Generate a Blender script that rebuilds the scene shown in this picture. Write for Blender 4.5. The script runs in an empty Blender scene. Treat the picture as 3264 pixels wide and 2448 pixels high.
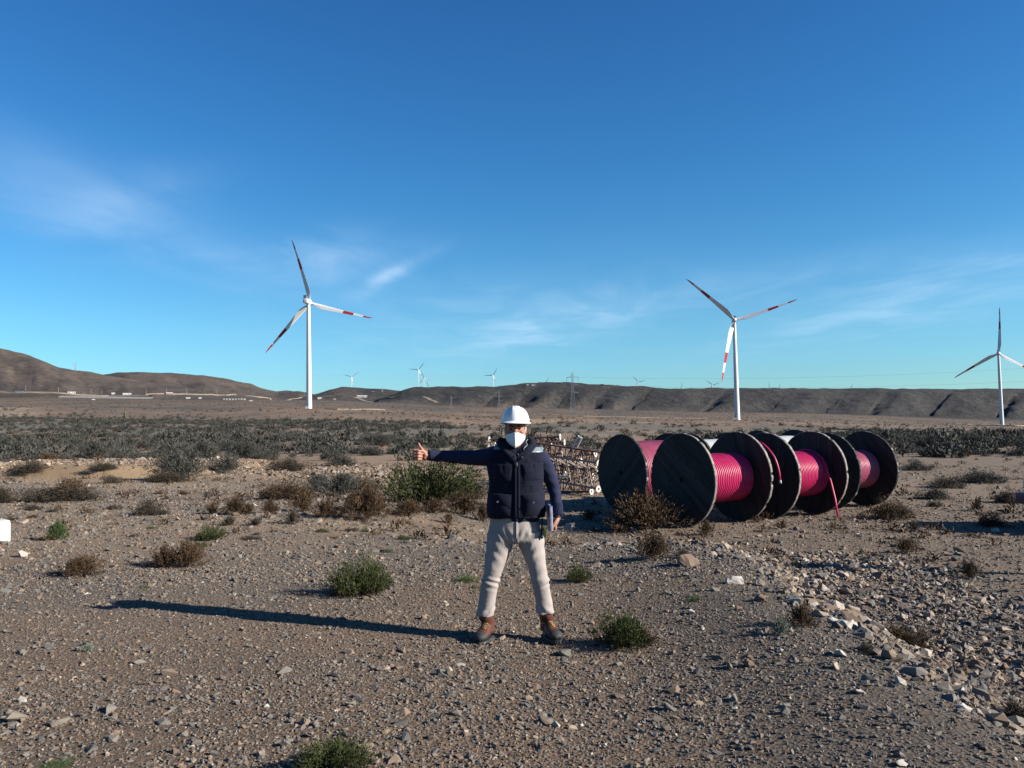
import bpy, bmesh, math, random
import numpy as np
from mathutils import Vector, Matrix, Euler
random.seed(7)
rng = np.random.default_rng(11)
scene = bpy.context.scene
COL = scene.collection
R = math.radians

# ------------------------------------------------------------------ camera
F, CXP, CYP = 2700.0, 1632.0, 1224.0
CAM_Z = 1.65
cam_data = bpy.data.cameras.new("camera")
cam = bpy.data.objects.new("camera", cam_data)
COL.objects.link(cam)
cam_data.sensor_width = 36.0
cam_data.lens = 36.0 * F / 3264.0
cam_data.clip_start = 0.1
cam_data.clip_end = 60000
CAM_M = Matrix.Rotation(R(93.0), 3, 'X') @ Matrix.Rotation(R(-1.1), 3, 'Z')
cam.matrix_world = Matrix.Translation((0, 0, CAM_Z)) @ CAM_M.to_4x4()
scene.camera = cam
MN = np.array(CAM_M)

def ray(px, py):
    v = CAM_M @ Vector(((px - CXP) / F, (CYP - py) / F, -1.0))
    return v / v.y                      # one metre of forward depth

def at(px, py, depth):
    v = ray(px, py)
    return Vector((v.x * depth, depth, CAM_Z + v.z * depth))

def az_to_px(x, y):
    """column (at the horizon row) in which the ground point x, y stands"""
    return CXP + F * x / np.maximum(y, 1e-3)

# ------------------------------------------------------------------ noise
def _hash(ix, iy, seed):
    h = (ix.astype(np.int64) * 374761393 + iy.astype(np.int64) * 668265263 + seed * 982451653) & 0x7fffffff
    h = ((h ^ (h >> 13)) * 1274126177) & 0x7fffffff
    h = h ^ (h >> 16)
    return (h & 0xffff) / 65535.0

def vnoise(x, y, seed=0):
    ix, iy = np.floor(x), np.floor(y)
    fx, fy = x - ix, y - iy
    ux, uy = fx * fx * (3 - 2 * fx), fy * fy * (3 - 2 * fy)
    a, b = _hash(ix, iy, seed), _hash(ix + 1, iy, seed)
    c, d = _hash(ix, iy + 1, seed), _hash(ix + 1, iy + 1, seed)
    return (a + (b - a) * ux) * (1 - uy) + (c + (d - c) * ux) * uy

def fbm(x, y, octv=4, seed=0):
    s, a, t = 0, 0.5, 0
    for k in range(octv):
        s = s + a * vnoise(x * 2 ** k + 17.3 * k, y * 2 ** k - 9.1 * k, seed + k)
        t += a
        a *= 0.5
    return s / t                        # 0..1

def sstep(a, b, x):
    t = np.clip((x - a) / (b - a), 0, 1)
    return t * t * (3 - 2 * t)

# ------------------------------------------------------------------ terrain height
C_PX = np.array([-1600, 0, 800, 990, 1632, 2350, 3264, 5200], float)
C_D = np.array([24, 60, 130, 300, 680, 1000, 1500], float)
C_Y = {0: [0, 1462, 1398, 1335, 1300, 1282, 1266], 800: [0, 1450, 1394, 1342, 1306, 1290, 1275],
       990: [0, 1447, 1392, 1340, 1303, 1290, 1276], 1632: [0, 1441, 1393, 1352, 1332, 1318, 1300],
       2350: [0, 1436, 1393, 1362, 1340, 1331, 1314], 3264: [0, 1425, 1391, 1371, 1361, 1357.5, 1332]}
C_Z = np.zeros((len(C_PX), len(C_D)))
for i, p in enumerate(C_PX):
    q = min(max(p, 0), 3264)
    ys = C_Y[int(q)]
    for j, d in enumerate(C_D):
        if j == 0:
            C_Z[i, j] = {0: 0.2, 800: 0.05, 990: -.1, 1632: -0.48, 2350: -.55, 3264: -.62}[int(q)]
        else:
            C_Z[i, j] = at(q, ys[j], d).z
LOGD = np.log(C_D)

def plain_z(px, y):
    yl = np.log(np.clip(y, C_D[0], C_D[-1]))
    out = np.zeros_like(yl)
    cols = np.stack([np.interp(yl, LOGD, C_Z[i]) for i in range(len(C_PX))])
    pxc = np.clip(px, C_PX[0], C_PX[-1])
    k = np.clip(np.searchsorted(C_PX, pxc, side='right') - 1, 0, len(C_PX) - 2)
    t = (pxc - C_PX[k]) / (C_PX[k + 1] - C_PX[k])
    t = t * t * (3 - 2 * t) * 0.5 + t * 0.5
    a = np.take_along_axis(cols, k[None], 0)[0]
    b = np.take_along_axis(cols, (k + 1)[None], 0)[0]
    return a + (b - a) * t

def ray_z(px, py, depth):
    """height at a given depth of the sight line through px, py (arrays)"""
    u, v = (px - CXP) / F, (CYP - py) / F
    dy = MN[1, 0] * u + MN[1, 1] * v - MN[1, 2]
    dz = MN[2, 0] * u + MN[2, 1] * v - MN[2, 2]
    return CAM_Z + dz / dy * depth

L1 = [(-1600, 1040), (-400, 1062), (0, 1111), (92, 1135), (184, 1172), (277, 1186), (330, 1197), (450, 1217), (600, 1237), (760, 1257), (860, 1272)]
L2 = [(150, 1225), (321, 1196), (369, 1189), (443, 1187), (535, 1189), (645, 1198), (719, 1207), (800, 1226), (836, 1239), (880, 1249), (908, 1247), (955, 1248), (981, 1253), (1030, 1264)]
L3 = [(930, 1278), (985, 1264), (1017, 1255), (1053, 1243), (1089, 1236), (1125, 1236), (1162, 1240), (1216, 1241), (1270, 1246), (1285, 1247), (1340, 1256), (1420, 1272)]
L4 = [(1200, 1272), (1240, 1262), (1285, 1246), (1313, 1239), (1342, 1236), (1475, 1236), (1570, 1234), (1640, 1230), (1673, 1225), (1720, 1220), (1752, 1219), (1821, 1223), (1916, 1227), (2043, 1234), (2138, 1239), (2300, 1240), (2611, 1241), (2738, 1242), (2801, 1240), (3264, 1240), (4200, 1222), (5200, 1203)]
LAYERS = [(L1, 1450, 2450, 0), (L2, 2000, 3400, 0), (L3, 1700, 2700, 0), (L4, 1480, 1850, 1)]
GUL = np.array([1180, 1395, 1530, 1632, 1765, 1868, 2012, 2232, 2438, 2622, 2752, 2960, 3160, 3400, 3700, 4100, 4600], float)

def gully(px, t):
    g = px - 95 * t + 34 * (fbm(px / 55.0, t * 2.5, 3, 5) - .5)
    k = np.clip(np.searchsorted(GUL, g, side='right') - 1, 0, len(GUL) - 2)
    w = GUL[k + 1] - GUL[k]
    s = np.clip((g - GUL[k]) / w, 0, 1)
    wid = np.clip(np.array([80, 110, 60, 90, 60, 80, 110, 64, 90, 120, 70, 110, 70, 100, 80, 90, 80, 80])[k] / w, 0.1, 0.6)
    down = sstep(0, 1, s / wid)
    up = sstep(0, 1, (s - wid) / (1 - wid))
    amp = np.array([.4, .3, .7, .6, .42, .75, .35, .8, .55, .3, .72, .25, .68, .4, .7, .5, .6, .4])[k]
    return np.where(s < wid, 1 - 2 * down, -1 + 2 * up) * amp

def H(x, y):
    x = np.asarray(x, float); y = np.asarray(y, float)
    r = np.hypot(x, y)
    # near ground: gravel pad with a bank on its right and far side
    wob = 0.5 * (fbm(x * .45 + 3, y * .45, 3, 21) - .5)
    sr = sstep(2.4, 3.85, x + wob - 0.02 * (y - 6))
    sf = sstep(11.6, 15.2, y + wob * 2) * sstep(-3.4, 1.2, x)
    s = 1 - (1 - sr) * (1 - sf)
    near = -0.50 * s - 0.008 * np.clip(x - 4, 0, 14)
    near = near + .11 * np.exp(-((x + wob - 2.05) / .75) ** 2) * (1 - sstep(9.5, 12.5, y)) * sstep(2.5, 4.5, y)
    near = near + .045 * np.clip(-x + .3, 0, 5.2)
    near = near + 0.07 * (fbm(x * .3, y * .3, 4, 3) - .5) + 0.035 * (fbm(x * 1.6, y * 1.6, 3, 9) - .5) * (0.5 + 0.9 * s)
    # behind and far to the side the view direction is not defined: use a clamped column
    ys = np.maximum(y, 0.35 * r)
    px = az_to_px(x, np.maximum(ys, 1e-3))
    pz = plain_z(px, ys)
    k = sstep(17, 26, r)
    z = near * (1 - k) + pz * k
    und = (fbm(x * .035, y * .035, 4, 31) - .5) * np.clip(r / 60, 0.3, 2.2) * 0.55
    z = z + und * sstep(14, 40, r)
    # small cut bank on the left
    win = sstep(-24, -20, x) * (1 - sstep(-12.2, -10.6, x))
    z = z + 0.42 * sstep(30.2, 31.0, y + 1.2 * (fbm(x * .4, 0 * x, 2, 8) - .5)) * win * (1 - sstep(36, 48, y))
    # a low roadside bank across the middle plain
    z = z + 1.3 * np.exp(-((y - 205 - 0.02 * x) / 9) ** 2) * sstep(-8, 12, x) * (1 - sstep(60, 95, x))
    far = r > 1400
    if far.any():
        xf, yf = x[far], ys[far]
        pf = az_to_px(xf, yf)
        zf = z[far]
        hills = np.full(zf.shape, -1e9)
        for li, (ln, foot, crest, gul) in enumerate(LAYERS):
            a = np.array(ln, float)
            ysk = np.interp(pf, a[:, 0], a[:, 1])
            base = plain_z(pf, np.full_like(yf, 1500.0))
            zft = base + (foot - 1500) * 0.012
            d = yf
            t0 = (d - foot) / (crest - foot)
            if gul:
                gam = np.clip(1 - t0 * .75, 0.2, 1) * sstep(-.5, .12, t0)
                d = d - 62 * gam * gully(pf, np.clip(t0, 0, 1.1)) - 60 * (fbm(pf / 85, yf / 160, 4, 77) - .5)
            else:
                d = d - (crest - foot) * 0.38 * (fbm(pf / 150.0 + li * 7, yf / 900, 4, 40 + li) - .5) * sstep(0, .2, t0) * (1 - sstep(.75, 1, t0))
            t = (d - foot) / (crest - foot)
            tc = np.clip(t, 0, 1)
            sh = (0.30 * tc + 0.70 * np.sin(tc * math.pi / 2) ** 1.15) if gul else np.sin(tc * math.pi / 2) ** 1.25
            # screen row at this depth rises from the foot to the crest
            yfoot = CYP + 0 * ysk
            zcrest = ray_z(pf, ysk, np.full_like(yf, float(crest)))
            # convert by interpolating the elevation slope seen from the camera
            m0 = (zft - CAM_Z) / foot
            m1 = (zcrest - CAM_Z) / crest
            m = m0 + (m1 - m0) * sh
            zz = CAM_Z + m * np.minimum(yf, crest + 250)
            back = np.clip(yf - crest, 0, None)
            zz = zz - 0.03 * back * sstep(0, 500, back) * (1 - sstep(2500, 6000, back)) - 75 * sstep(2500, 6000, back)
            zz = zz + (fbm(xf / 70, yf / 90, 4, 130 + li) - .5) * 11 * sstep(0, .25, t)
            zz = np.where(t <= 0, -1e9, zz)
            inr = (pf >= a[0, 0]) & (pf <= a[-1, 0])
            zz = np.where(inr, zz, -1e9)
            hills = np.maximum(hills, zz)
        zf = np.maximum(zf, hills)
        z[far] = zf
    return z

def h(x, y):
    return float(H(np.array([float(x)]), np.array([float(y)]))[0])

_SD = np.concatenate([np.geomspace(2.0, 60, 900), np.geomspace(60.3, 9000, 1600)])
def hit(px, py):
    """ground point seen at a pixel of the photograph"""
    v = ray(px, py)
    z = H(v.x * _SD, _SD)
    zr = CAM_Z + v.z * _SD
    below = np.where(zr <= z)[0]
    k = below[0] if len(below) else len(_SD) - 1
    d = _SD[k]
    if k > 0:
        a0, a1 = zr[k - 1] - z[k - 1], zr[k] - z[k]
        if a0 > a1:
            d = _SD[k - 1] + (_SD[k] - _SD[k - 1]) * np.clip(a0 / (a0 - a1), 0, 1)
    return Vector((v.x * d, d, h(v.x * d, d)))

# ------------------------------------------------------------------ object helpers
def tag(o, label=None, cat=None, group=None, kind=None):
    if label: o['label'] = label
    if cat: o['category'] = cat
    if group: o['group'] = group
    if kind: o['kind'] = kind
    return o

def empty(name, loc=(0, 0, 0), rz=0.0, parent=None):
    o = bpy.data.objects.new(name, None)
    o.empty_display_size = .2
    COL.objects.link(o)
    o.location = loc
    o.rotation_euler = (0, 0, rz)
    if parent: o.parent = parent
    return o

def add_obj(name, me, mat=None, parent=None):
    if mat is not None and len(me.materials) == 0:
        me.materials.append(mat)
    o = bpy.data.objects.new(name, me)
    COL.objects.link(o)
    if parent: o.parent = parent
    return o

def np_mesh(name, verts, tris=None, quads=None, smooth=False, attrs=None):
    me = bpy.data.meshes.new(name)
    verts = np.asarray(verts, np.float32)
    loops, starts, tot = [], [], 0
    if tris is not None and len(tris):
        tris = np.asarray(tris, np.int32)
        loops.append(tris.ravel()); starts.append(np.arange(len(tris)) * 3); tot = len(tris) * 3
    if quads is not None and len(quads):
        quads = np.asarray(quads, np.int32)
        loops.append(quads.ravel()); starts.append(tot + np.arange(len(quads)) * 4)
    loops = np.concatenate(loops).astype(np.int32); starts = np.concatenate(starts).astype(np.int32)
    me.vertices.add(len(verts)); me.vertices.foreach_set('co', verts.ravel())
    me.loops.add(len(loops)); me.loops.foreach_set('vertex_index', loops)
    me.polygons.add(len(starts)); me.polygons.foreach_set('loop_start', starts)
    me.update(calc_edges=True)
    me.polygons.foreach_set('use_smooth', np.full(len(starts), bool(smooth)))
    for k, v in (attrs or {}).items():
        at_ = me.attributes.new(k, 'FLOAT', 'POINT')
        at_.data.foreach_set('value', np.asarray(v, np.float32))
    me.validate()
    return me

class MB:
    """collects boxes, bars, tubes and lathes for ONE mesh"""
    def __init__(s):
        s.v, s.f = [], []
    def add(s, vs, fs):
        b = len(s.v)
        s.v += [tuple(v) for v in vs]
        s.f += [tuple(i + b for i in f) for f in fs]
        return s
    def box(s, c, d, m=None):
        x, y, z = d[0] / 2, d[1] / 2, d[2] / 2
        vs = [Vector((sx * x, sy * y, sz * z)) for sz in (-1, 1) for sy in (-1, 1) for sx in (-1, 1)]
        if m: vs = [m @ v for v in vs]
        vs = [v + Vector(c) for v in vs]
        return s.add(vs, [(0, 2, 3, 1), (4, 5, 7, 6), (0, 1, 5, 4), (2, 6, 7, 3), (0, 4, 6, 2), (1, 3, 7, 5)])
    def bevel_box(s, c, d, b, m=None):
        bm = bmesh.new()
        bmesh.ops.create_cube(bm, size=1)
        for v in bm.verts:
            v.co = Vector((v.co.x * d[0], v.co.y * d[1], v.co.z * d[2]))
        bmesh.ops.bevel(bm, geom=bm.edges[:], offset=b, segments=2, affect='EDGES', profile=.6)
        vs = [(m @ v.co if m else v.co) + Vector(c) for v in bm.verts]
        bm.verts.index_update()
        s.add(vs, [[v.index for v in f.verts] for f in bm.faces])
        bm.free()
        return s
    def tube(s, pts, rad, n=8, ref=None, caps=True):
        pts = [Vector(p) for p in pts]
        k = len(pts)
        rads = [rad] * k if not isinstance(rad, (list, tuple)) else list(rad)
        rads = [(q, q) if not isinstance(q, (list, tuple)) else q for q in rads]
        ref = Vector(ref) if ref is not None else None
        rings, last = [], None
        for i, p in enumerate(pts):
            t = (pts[min(i + 1, k - 1)] - pts[max(i - 1, 0)]).normalized()
            if ref is not None:
                a = ref - t * ref.dot(t)
            elif last is None:
                a = Vector((0, 0, 1)) if abs(t.z) < .9 else Vector((1, 0, 0))
                a = a - t * a.dot(t)
            else:
                a = last - t * last.dot(t)
            a.normalize(); last = a
            b = t.cross(a)
            rx, ry = rads[i]
            rings.append([p + a * (rx * math.cos(2 * math.pi * j / n)) + b * (ry * math.sin(2 * math.pi * j / n)) for j in range(n)])
        vs = [v for r_ in rings for v in r_]
        fs = []
        for i in range(k - 1):
            for j in range(n):
                fs.append((i * n + j, i * n + (j + 1) % n, (i + 1) * n + (j + 1) % n, (i + 1) * n + j))
        if caps:
            fs.append(tuple(reversed(range(n)))); fs.append(tuple(range((k - 1) * n, k * n)))
        return s.add(vs, fs)
    def bar(s, a, b, w, d=None, ref=None):
        d = d or w
        a, b = Vector(a), Vector(b)
        t = (b - a).normalized()
        q = Vector(ref) if ref else (Vector((0, 0, 1)) if abs(t.z) < .9 else Vector((1, 0, 0)))
        x = (q - t * q.dot(t)).normalized(); y = t.cross(x)
        vs = [p + x * (sx * w / 2) + y * (sy * d / 2) for p in (a, b) for sx, sy in ((-1, -1), (1, -1), (1, 1), (-1, 1))]
        return s.add(vs, [(3, 2, 1, 0), (4, 5, 6, 7), (0, 1, 5, 4), (1, 2, 6, 5), (2, 3, 7, 6), (3, 0, 4, 7)])
    def lathe(s, prof, n=48, m=None, closed=False):
        """profile of (radius, height) turned about z"""
        k = len(prof); vs = []
        for (r_, z) in prof:
            for j in range(n):
                a = 2 * math.pi * j / n
                v = Vector((r_ * math.cos(a), r_ * math.sin(a), z))
                vs.append(m @ v if m else v)
        fs = []
        for i in range(k - 1 + (1 if closed else 0)):
            i2 = (i + 1) % k
            for j in range(n):
                fs.append((i * n + j, i * n + (j + 1) % n, i2 * n + (j + 1) % n, i2 * n + j))
        if not closed:
            if prof[0][0] > 1e-6: fs.append(tuple(reversed(range(n))))
            if prof[-1][0] > 1e-6: fs.append(tuple(range((k - 1) * n, k * n)))
        return s.add(vs, fs)
    def bm(s):
        bm = bmesh.new()
        vs = [bm.verts.new(v) for v in s.v]
        for f in s.f:
            try: bm.faces.new([vs[i] for i in f])
            except ValueError: pass
        bmesh.ops.recalc_face_normals(bm, faces=bm.faces)
        return bm
    def build(s, name, mat, parent=None, smooth=False, angle=None):
        bm = s.bm()
        if smooth:
            for f in bm.faces: f.smooth = True
        me = bpy.data.meshes.new(name)
        bm.to_mesh(me); bm.free()
        if smooth and angle:
            me.set_sharp_from_angle(angle=R(angle))
        return add_obj(name, me, mat, parent)

def organic(name, mb, voxel, iters, mat, parent, disp=None):
    """one continuous skin grown round overlapping closed volumes"""
    bm = mb.bm()
    me = bpy.data.meshes.new(name + "_src"); bm.to_mesh(me); bm.free()
    o = bpy.data.objects.new(name + "_src", me); COL.objects.link(o)
    m = o.modifiers.new("r", 'REMESH'); m.mode = 'VOXEL'; m.voxel_size = voxel
    if iters:
        q = o.modifiers.new("s", 'SMOOTH'); q.factor = .5; q.iterations = iters
    dg = bpy.context.evaluated_depsgraph_get(); dg.update()
    nm = bpy.data.meshes.new_from_object(o.evaluated_get(dg))
    nm.name = name
    bpy.data.objects.remove(o); bpy.data.meshes.remove(me)
    if disp:
        n = len(nm.vertices)
        co = np.empty(n * 3, np.float32); nm.vertices.foreach_get('co', co); co = co.reshape(-1, 3)
        no = np.empty(n * 3, np.float32); nm.vertices.foreach_get('normal', no); no = no.reshape(-1, 3)
        co = co + no * disp(co, no)[:, None]
        nm.vertices.foreach_set('co', co.astype(np.float32).ravel())
        nm.update()
    nm.polygons.foreach_set('use_smooth', np.ones(len(nm.polygons), bool))
    nm.materials.clear()
    return add_obj(name, nm, mat, parent)

def copy_tree(o, parent=None):
    c = o.copy(); COL.objects.link(c)
    c.parent = parent
    for ch in o.children:
        copy_tree(ch, c)
    return c

# ------------------------------------------------------------------ material helpers
class NT:
    def __init__(s, name):
        s.m = bpy.data.materials.new(name); s.m.use_nodes = True
        s.t = s.m.node_tree; s.n = s.t.nodes; s.l = s.t.links
        s.b = s.n['Principled BSDF']
        s.b.inputs['Specular IOR Level'].default_value = .3
    def node(s, t, **kw):
        n = s.n.new(t)
        for k, v in kw.items(): setattr(n, k, v)
        return n
    def link(s, a, b): s.l.new(a, b)
    def coord(s, kind='Object'):
        return s.node('ShaderNodeTexCoord').outputs[kind]
    def pos(s):
        return s.node('ShaderNodeNewGeometry').outputs['Position']
    def attr(s, name):
        return s.node('ShaderNodeAttribute', attribute_name=name).outputs['Fac']
    def noise(s, vec, scale, detail=4, rough=.55, out='Fac', dist=0):
        n = s.node('ShaderNodeTexNoise'); s.link(vec, n.inputs['Vector'])
        n.inputs['Scale'].default_value = scale; n.inputs['Detail'].default_value = detail
        n.inputs['Roughness'].default_value = rough; n.inputs['Distortion'].default_value = dist
        return n.outputs[out]
    def vor(s, vec, scale, out='Distance', feature='F1'):
        n = s.node('ShaderNodeTexVoronoi', feature=feature); s.link(vec, n.inputs['Vector'])
        n.inputs['Scale'].default_value = scale
        return n.outputs[out]
    def ramp(s, fac, stops, interp='LINEAR'):
        n = s.node('ShaderNodeValToRGB'); e = n.color_ramp.elements; n.color_ramp.interpolation = interp
        while len(e) < len(stops): e.new(.5)
        for q, (p, c) in zip(e, stops):
            q.position = p; q.color = (*c, 1) if len(c) == 3 else c
        s.link(fac, n.inputs[0])
        return n.outputs[0]
    def mix(s, fac, a, b, mode='MIX'):
        n = s.node('ShaderNodeMix', data_type='RGBA', blend_type=mode)
        for i, v in ((0, fac), (6, a), (7, b)):
            if hasattr(v, 'is_linked') or isinstance(v, bpy.types.NodeSocket): s.link(v, n.inputs[i])
            elif isinstance(v, (int, float)): n.inputs[i].default_value = v
            else: n.inputs[i].default_value = (*v, 1)
        return n.outputs[2]
    def math(s, op, a, b=None, c=None, clamp=False):
        n = s.node('ShaderNodeMath', operation=op, use_clamp=clamp)
        for i, v in enumerate((a, b, c)):
            if v is None: continue
            if isinstance(v, bpy.types.NodeSocket): s.link(v, n.inputs[i])
            else: n.inputs[i].default_value = v
        return n.outputs[0]
    def maprange(s, v, a, b, c=0, d=1, smooth=False):
        n = s.node('ShaderNodeMapRange')
        if smooth: n.interpolation_type = 'SMOOTHSTEP'
        s.link(v, n.inputs[0])
        for i, q in zip((1, 2, 3, 4), (a, b, c, d)): n.inputs[i].default_value = q
        return n.outputs[0]
    def mapping(s, vec, scale=(1, 1, 1), rot=(0, 0, 0), loc=(0, 0, 0)):
        n = s.node('ShaderNodeMapping'); s.link(vec, n.inputs[0])
        n.inputs['Scale'].default_value = scale; n.inputs['Rotation'].default_value = rot; n.inputs['Location'].default_value = loc
        return n.outputs[0]
    def sep(s, vec):
        n = s.node('ShaderNodeSeparateXYZ'); s.link(vec, n.inputs[0]); return n.outputs
    def bump(s, hgt, strength=.5, dist=.01):
        n = s.node('ShaderNodeBump'); s.link(hgt, n.inputs['Height'])
        n.inputs['Strength'].default_value = strength; n.inputs['Distance'].default_value = dist
        s.link(n.outputs[0], s.b.inputs['Normal'])
    def base(s, c, k=.66):
        if isinstance(c, bpy.types.NodeSocket): c = s.mix(1.0, c, (k, k, k), 'MULTIPLY')
        else: c = tuple(v * k for v in c)
        if isinstance(c, bpy.types.NodeSocket): s.link(c, s.b.inputs['Base Color'])
        else: s.b.inputs['Base Color'].default_value = (*c, 1)
    def set(s, **kw):
        for k, v in kw.items(): s.b.inputs[k.replace('_', ' ')].default_value = v
        return s.m

def mat_plain(name, col, rough=.7, var=.12, scale=6, metal=0, bump=0, coord='Object', k=.66):
    q = NT(name)
    c = q.coord(coord)
    f = q.noise(c, scale, 6, .6)
    lo = tuple(max(0, v * (1 - var)) for v in col); hi = tuple(min(1, v * (1 + var)) for v in col)
    q.base(q.ramp(f, [(.3, lo), (.7, hi)]), k)
    if bump:
        q.bump(q.noise(c, scale * 6, 4), .4, bump)
    return q.set(Roughness=rough, Metallic=metal)
# ------------------------------------------------------------------ light
SUN_EL, SUN_AZ = 23.8, 105.0            # azimuth clockwise from +Y (the view direction)
SKY_STRENGTH, SUN_STRENGTH, EXPOSURE = 0.05, 5.0, 1.335
w = bpy.data.worlds.new("World"); scene.world = w; w.use_nodes = True
nt = w.node_tree; N = nt.nodes; LK = nt.links
bg = N['Background']; bg.inputs['Strength'].default_value = SKY_STRENGTH
sky = N.new('ShaderNodeTexSky'); sky.sky_type = 'NISHITA'; sky.sun_disc = False
sky.sun_elevation = R(SUN_EL); sky.sun_rotation = R(SUN_AZ); sky.altitude = 300
sky.air_density = 1.0; sky.dust_density = 0.25; sky.ozone_density = 2.5
hs = N.new('ShaderNodeHueSaturation'); hs.inputs['Saturation'].default_value = 1.22; hs.inputs['Value'].default_value = 1.0
hs.inputs['Hue'].default_value = 0.492
LK.new(sky.outputs[0], hs.inputs['Color'])
# thin cirrus: streaked noise on a high cloud sheet, gathered in the parts of the sky the photo shows
tc = N.new('ShaderNodeTexCoord'); vdir = tc.outputs['Generated']
sx = N.new('ShaderNodeSeparateXYZ'); LK.new(vdir, sx.inputs[0])
def wm(op, a, b=None, clamp=False):
    n = N.new('ShaderNodeMath'); n.operation = op; n.use_clamp = clamp
    for i, v in enumerate((a, b)):
        if v is None: continue
        if isinstance(v, bpy.types.NodeSocket): LK.new(v, n.inputs[i])
        else: n.inputs[i].default_value = v
    return n.outputs[0]
# clear desert air: the blue is deeper than the sky model's at this sun height
tr_ = N.new('ShaderNodeValToRGB'); LK.new(sx.outputs[2], tr_.inputs[0])
while len(tr_.color_ramp.elements) < 4: tr_.color_ramp.elements.new(.5)
for e_, (p_, c_) in zip(tr_.color_ramp.elements, [(0, (.56, .91, 1.23)), (.12, (.62, 1.0, 1.20)), (.30, (.49, .89, 1.19)), (.52, (.46, .75, 1.13))]):
    e_.position = p_; e_.color = (*c_, 1)
tm = N.new('ShaderNodeMix'); tm.data_type = 'RGBA'; tm.blend_type = 'MULTIPLY'; tm.inputs[0].default_value = 1.0
LK.new(hs.outputs[0], tm.inputs[6]); LK.new(tr_.outputs[0], tm.inputs[7])
zc = wm('MAXIMUM', sx.outputs[2], 0.02)
cv = N.new('ShaderNodeCombineXYZ')
LK.new(wm('DIVIDE', sx.outputs[0], zc), cv.inputs[0]); LK.new(wm('DIVIDE', sx.outputs[1], zc), cv.inputs[1])
def wnoise(scale, rot, loc, sc, detail=7, rough=.6, dist=.6):
    mp = N.new('ShaderNodeMapping'); LK.new(cv.outputs[0], mp.inputs[0])
    mp.inputs['Rotation'].default_value = (0, 0, rot); mp.inputs['Scale'].default_value = scale; mp.inputs['Location'].default_value = loc
    n = N.new('ShaderNodeTexNoise'); LK.new(mp.outputs[0], n.inputs['Vector'])
    n.inputs['Scale'].default_value = sc; n.inputs['Detail'].default_value = detail
    n.inputs['Roughness'].default_value = rough; n.inputs['Distortion'].default_value = dist
    return n.outputs['Fac']
fine = wnoise((1.0, 0.45, 1), 0.5, (1.3, .2, 0), 1.5, 7, .55, .7)
broad = wnoise((1, 1, 1), 0.0, (4.1, 2.2, 0), .9, 3, .5, .3)
def blob(px, py, rx, ry, rot=0.0, soft=1.0):
    """soft elliptical patch of sky round a direction"""
    c = ray(px, py).normalized()
    ex = c.cross(Vector((0, 0, 1))).normalized(); ey = ex.cross(c)
    ca, sa = math.cos(R(rot)), math.sin(R(rot))
    e1 = (ex * ca + ey * sa) * (F / rx); e2 = (ey * ca - ex * sa) * (F / ry)
    outs = []
    for e in (e1, e2):
        d = N.new('ShaderNodeVectorMath'); d.operation = 'DOT_PRODUCT'
        LK.new(vdir, d.inputs[0]); d.inputs[1].default_value = e
        outs.append(wm('POWER', wm('ABSOLUTE', d.outputs['Value']), 2.0))
    q = wm('MULTIPLY', wm('ADD', outs[0], outs[1]), -1.0)
    fr = N.new('ShaderNodeVectorMath'); fr.operation = 'DOT_PRODUCT'
    LK.new(vdir, fr.inputs[0]); fr.inputs[1].default_value = c
    return wm('MULTIPLY', wm('MULTIPLY', wm('EXPONENT', q), soft), wm('GREATER_THAN', fr.outputs['Value'], 0.0))
mask = None
for b in [(190, 620, 300, 130, -18, .45), (420, 640, 210, 70, 22, .45), (640, 770, 220, 90, -24, .45), (1040, 830, 220, 75, 10, .85), (1265, 862, 120, 20, 27, 1.0), (1200, 905, 60, 22, 40, .6),
          (1760, 1035, 260, 55, 12, .95), (1560, 1010, 700, 130, 6, .4), (3000, 910, 330, 60, 10, .75), (2850, 1010, 520, 60, 7, .5), (2300, 930, 700, 60, 6, .3)]:
    q = blob(*b)
    mask = q if mask is None else wm('ADD', mask, q)
mr = N.new('ShaderNodeMapRange'); mr.interpolation_type = 'SMOOTHSTEP'
LK.new(wm('ADD', wm('MULTIPLY', fine, .75), wm('MULTIPLY', broad, .25)), mr.inputs[0])
mr.inputs[1].default_value = .36; mr.inputs[2].default_value = .74
cl = wm('MULTIPLY', wm('MULTIPLY', wm('ADD', wm('MULTIPLY', mr.outputs[0], .82), .18), mask), .50, True)
mx = N.new('ShaderNodeMix'); mx.data_type = 'RGBA'
LK.new(cl, mx.inputs[0]); LK.new(tm.outputs[2], mx.inputs[6]); mx.inputs[7].default_value = (5.2, 7.0, 9.0, 1)
LK.new(mx.outputs[2], bg.inputs['Color'])

sd = bpy.data.lights.new("sun", 'SUN'); sd.energy = SUN_STRENGTH; sd.angle = R(0.53); sd.color = (1.0, 0.93, 0.82)
sun = bpy.data.objects.new("sun", sd); COL.objects.link(sun)
sdir = Vector((math.sin(R(SUN_AZ)) * math.cos(R(SUN_EL)), math.cos(R(SUN_AZ)) * math.cos(R(SUN_EL)), math.sin(R(SUN_EL))))
sun.rotation_euler = sdir.to_track_quat('Z', 'Y').to_euler()
sun.location = (30, -20, 40)
vs = scene.view_settings; scene.display_settings.display_device = 'sRGB'
vs.view_transform = 'Standard'; vs.look = 'None'; vs.exposure = EXPOSURE; vs.gamma = 1; vs.use_curve_mapping = False
scene.cycles.max_bounces = 6; scene.cycles.diffuse_bounces = 3

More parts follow.
